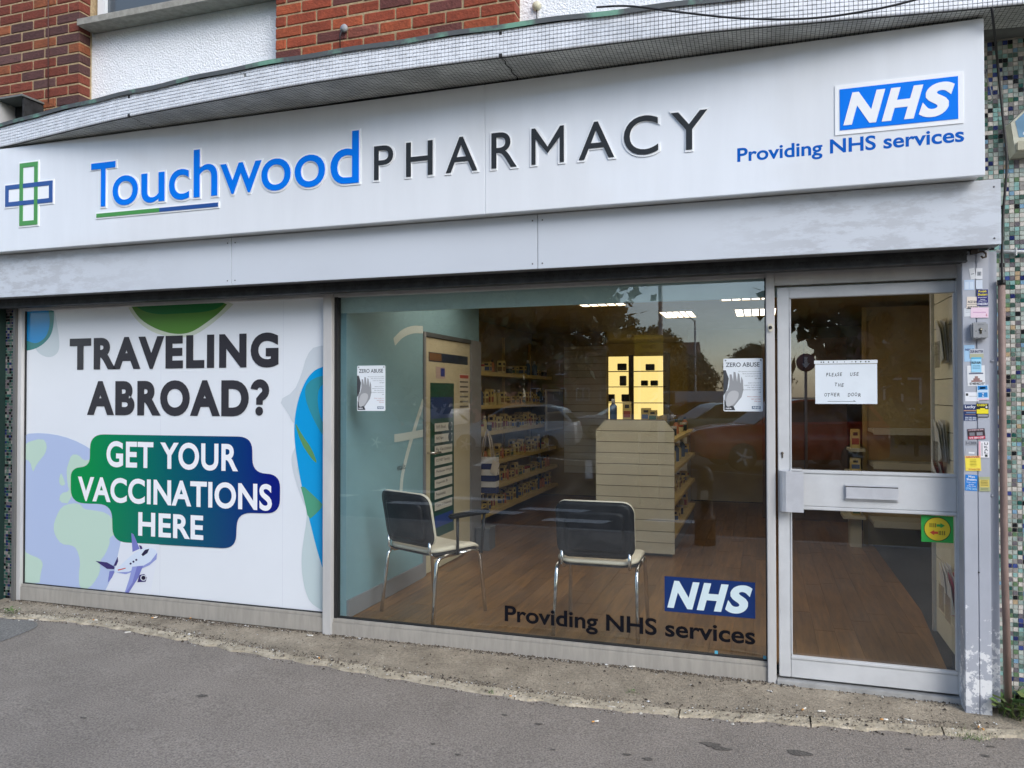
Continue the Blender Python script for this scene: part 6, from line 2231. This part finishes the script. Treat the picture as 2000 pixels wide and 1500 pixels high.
def weed(label, loc, n, size, spread, blade=False):
    rnd = random.Random(n * 7 + int(size * 1000))
    b = MB()
    for k in range(n):
        a = rnd.uniform(0, 6.28)
        r = spread * math.sqrt(rnd.random())
        x, y = r * math.cos(a), r * math.sin(a) * .6
        h = size * rnd.uniform(.5, 1.2)
        lean = Vector((rnd.gauss(0, .4), rnd.gauss(0, .4), 1)).normalized()
        p0 = Vector((x, y, 0))
        p1 = p0 + lean * h
        d = Vector((math.cos(a + 1.5), math.sin(a + 1.5), 0)) * (size * (.06 if blade else .28))
        if blade:
            b.add([p0 - d, p0 + d, p1 + Vector((lean.x, lean.y, 0)) * h * .3], [(0, 1, 2)], rnd.randrange(3))
        else:
            t_ = Vector((lean.x, lean.y, .15)).normalized() * size * .3
            b.tube([p0, p1], size * .02, 4, rnd.randrange(3))
            b.add([p1, p1 + t_ + d, p1 + t_ * 2.2, p1 + t_ - d], [(0, 1, 2, 3)], rnd.randrange(3))
    t = thing('weed', label, 'weed', None, loc)
    b.build('leaves', GRASS, t)
    return t


q = pZ(1990, 1398, 0)
weed('leafy green weed growing at the foot of the mosaic wall', (q[0] + .02, q[1] + .02, -.02), 70, .10, .10)
q = pZ(1893, 1432, -.02)
weed('strip of short grass growing along the edging by the grey post', (q[0], q[1] + .01, -.03), 260, .022, .12, True)
q = pZ(1240, 1358, -.02)
weed('tiny green weed in the joint of the edging stones', (q[0], q[1], -.02), 14, .018, .03)
q = pZ(18, 1195, 0)
weed('dry brownish weed at the foot of the mosaic pilaster', (q[0], q[1], -.01), 26, .035, .06)
q = pZ(958, 1352, -.02)
weed('thin grass tuft beside the edging under the chairs window', (q[0], q[1], -.025), 10, .03, .02, True)

BUTT = flat(226, 222, 212, .8)
FILT = flat(206, 150, 84, .8)
bpx = [(1603, 1391, .3), (1569, 1387, 1.0), (1725, 1407, .2), (1777, 1409, 2.8), (1912, 1421, 1.2), (1918, 1425, 1.9), (605, 1245, .1), (622, 1285, 2.6), (1060, 1283, .2), (1233, 1307, .4), (1104, 1287, 1.1), (185, 1213, .1), (248, 1236, .7), (235, 1187, .4), (300, 1210, .9), (60, 1212, .2), (374, 1211, 1.2), (1000, 1353, .2), (1193, 1374, .1), (1161, 1402, .6)]
for i, (a_, b_, an) in enumerate(bpx):
    q = pZ(a_, b_, -.01)
    q[2] = .0 - .016 * max(0, min(1, -q[1] / .5)) + .006
    if q[1] < -.48:
        q[2] = ZG + .008
    t = thing('cigarette_end', 'discarded cigarette end lying on the concrete apron', 'cigarette end', 'cigarette ends on the apron', tuple(q), an)
    MB().tube([(0, 0, 0), (.022, 0, 0)], .0038, 7).build('paper', BUTT, t)
    MB().tube([(-.014, 0, 0), (-.0003, 0, 0)], .0039, 7).build('filter', FILT if i % 3 else BUTT, t)
# crumbs, soil and torn paper along the foot of the frames: uncountable
rnd = random.Random(5)
lit = MB()
lm = [mat('grit_%d' % i, c, .95) for i, c in enumerate([(.05, .04, .03), (.09, .07, .05), (.16, .13, .10), (.45, .43, .38), (.6, .6, .58)])]
for k in range(11000):
    x = rnd.uniform(-5.4, 1.05)
    band = rnd.random()
    ey = float(np.interp(x, [float(e[0]) for e in edge], [float(e[1]) for e in edge]))
    if band < .6:
        y = -.014 - abs(rnd.gauss(0, .022))
        if rnd.random() < .4 + .4 * math.sin(x * 4) * math.sin(x * 1.7 + 1):
            continue
    elif band < .8:
        y = ey + .085 + rnd.gauss(0, .018)
    elif band < .9:
        y = ey + rnd.gauss(-.005, .02)
    else:
        y = rnd.uniform(ey, -.02)
    t = max(0, min(1, y / min(ey, -.05)))
    z = -.016 * t + .001
    if y < ey + .09:
        z = -.018
    if y < ey:
        z = ZG + .001
    s = rnd.uniform(.0015, .0065) * (2.0 if rnd.random() < .06 else 1)
    a = rnd.uniform(0, 6.28)
    c_, s_ = math.cos(a) * s, math.sin(a) * s
    h = s * rnd.uniform(.4, 1.0)
    lit.add([(x - c_, y - s_, z), (x + s_ * .7, y - c_ * .7, z), (x + c_, y + s_, z), (x - s_ * .7, y + c_ * .7, z), (x, y, z + h)], [(0, 1, 4), (1, 2, 4), (2, 3, 4), (3, 0, 4)], rnd.choices((0, 1, 2, 3, 4), (8, 7, 5, 1.5, 1.1))[0])
o = lit.build('litter', lm)
o['label'], o['category'], o['kind'] = 'crumbs, soil and torn paper along the foot of the shop front', 'litter', 'stuff'
# dark gum spots and stains on the pavement
spots = mat('gum_spot', (.120, .108, .094), .9, var=.35, vscale=110, bump=.8, bscale=150, spec=.25)
for i, (a_, b_, r0) in enumerate([(1560, 1468, .05), (1388, 1452, .045), (1408, 1459, .04), (1265, 1478, .025), (164, 1394, .02), (395, 1355, .03), (1052, 1412, .02), (985, 1395, .018), (894, 1468, .016), (1080, 1460, .014), (1925, 1475, .02), (1935, 1458, .018), (1775, 1462, .015), (845, 1448, .015), (1225, 1470, .02)]):
    q = pZ(a_, b_, ZG)
    rr_ = random.Random(i)
    pts = []
    for k in range(14):
        r = r0 * rr_.uniform(.55, 1.1)
        pts.append((q[0] + r * math.cos(k * .449) * 1.2, q[1] + r * math.sin(k * .449) * .6))
    struct(MB().poly([(x, y, pave_z(x, y) + .003) for x, y in smooth_closed(pts, 2)]).build('pavement_stain', spots))
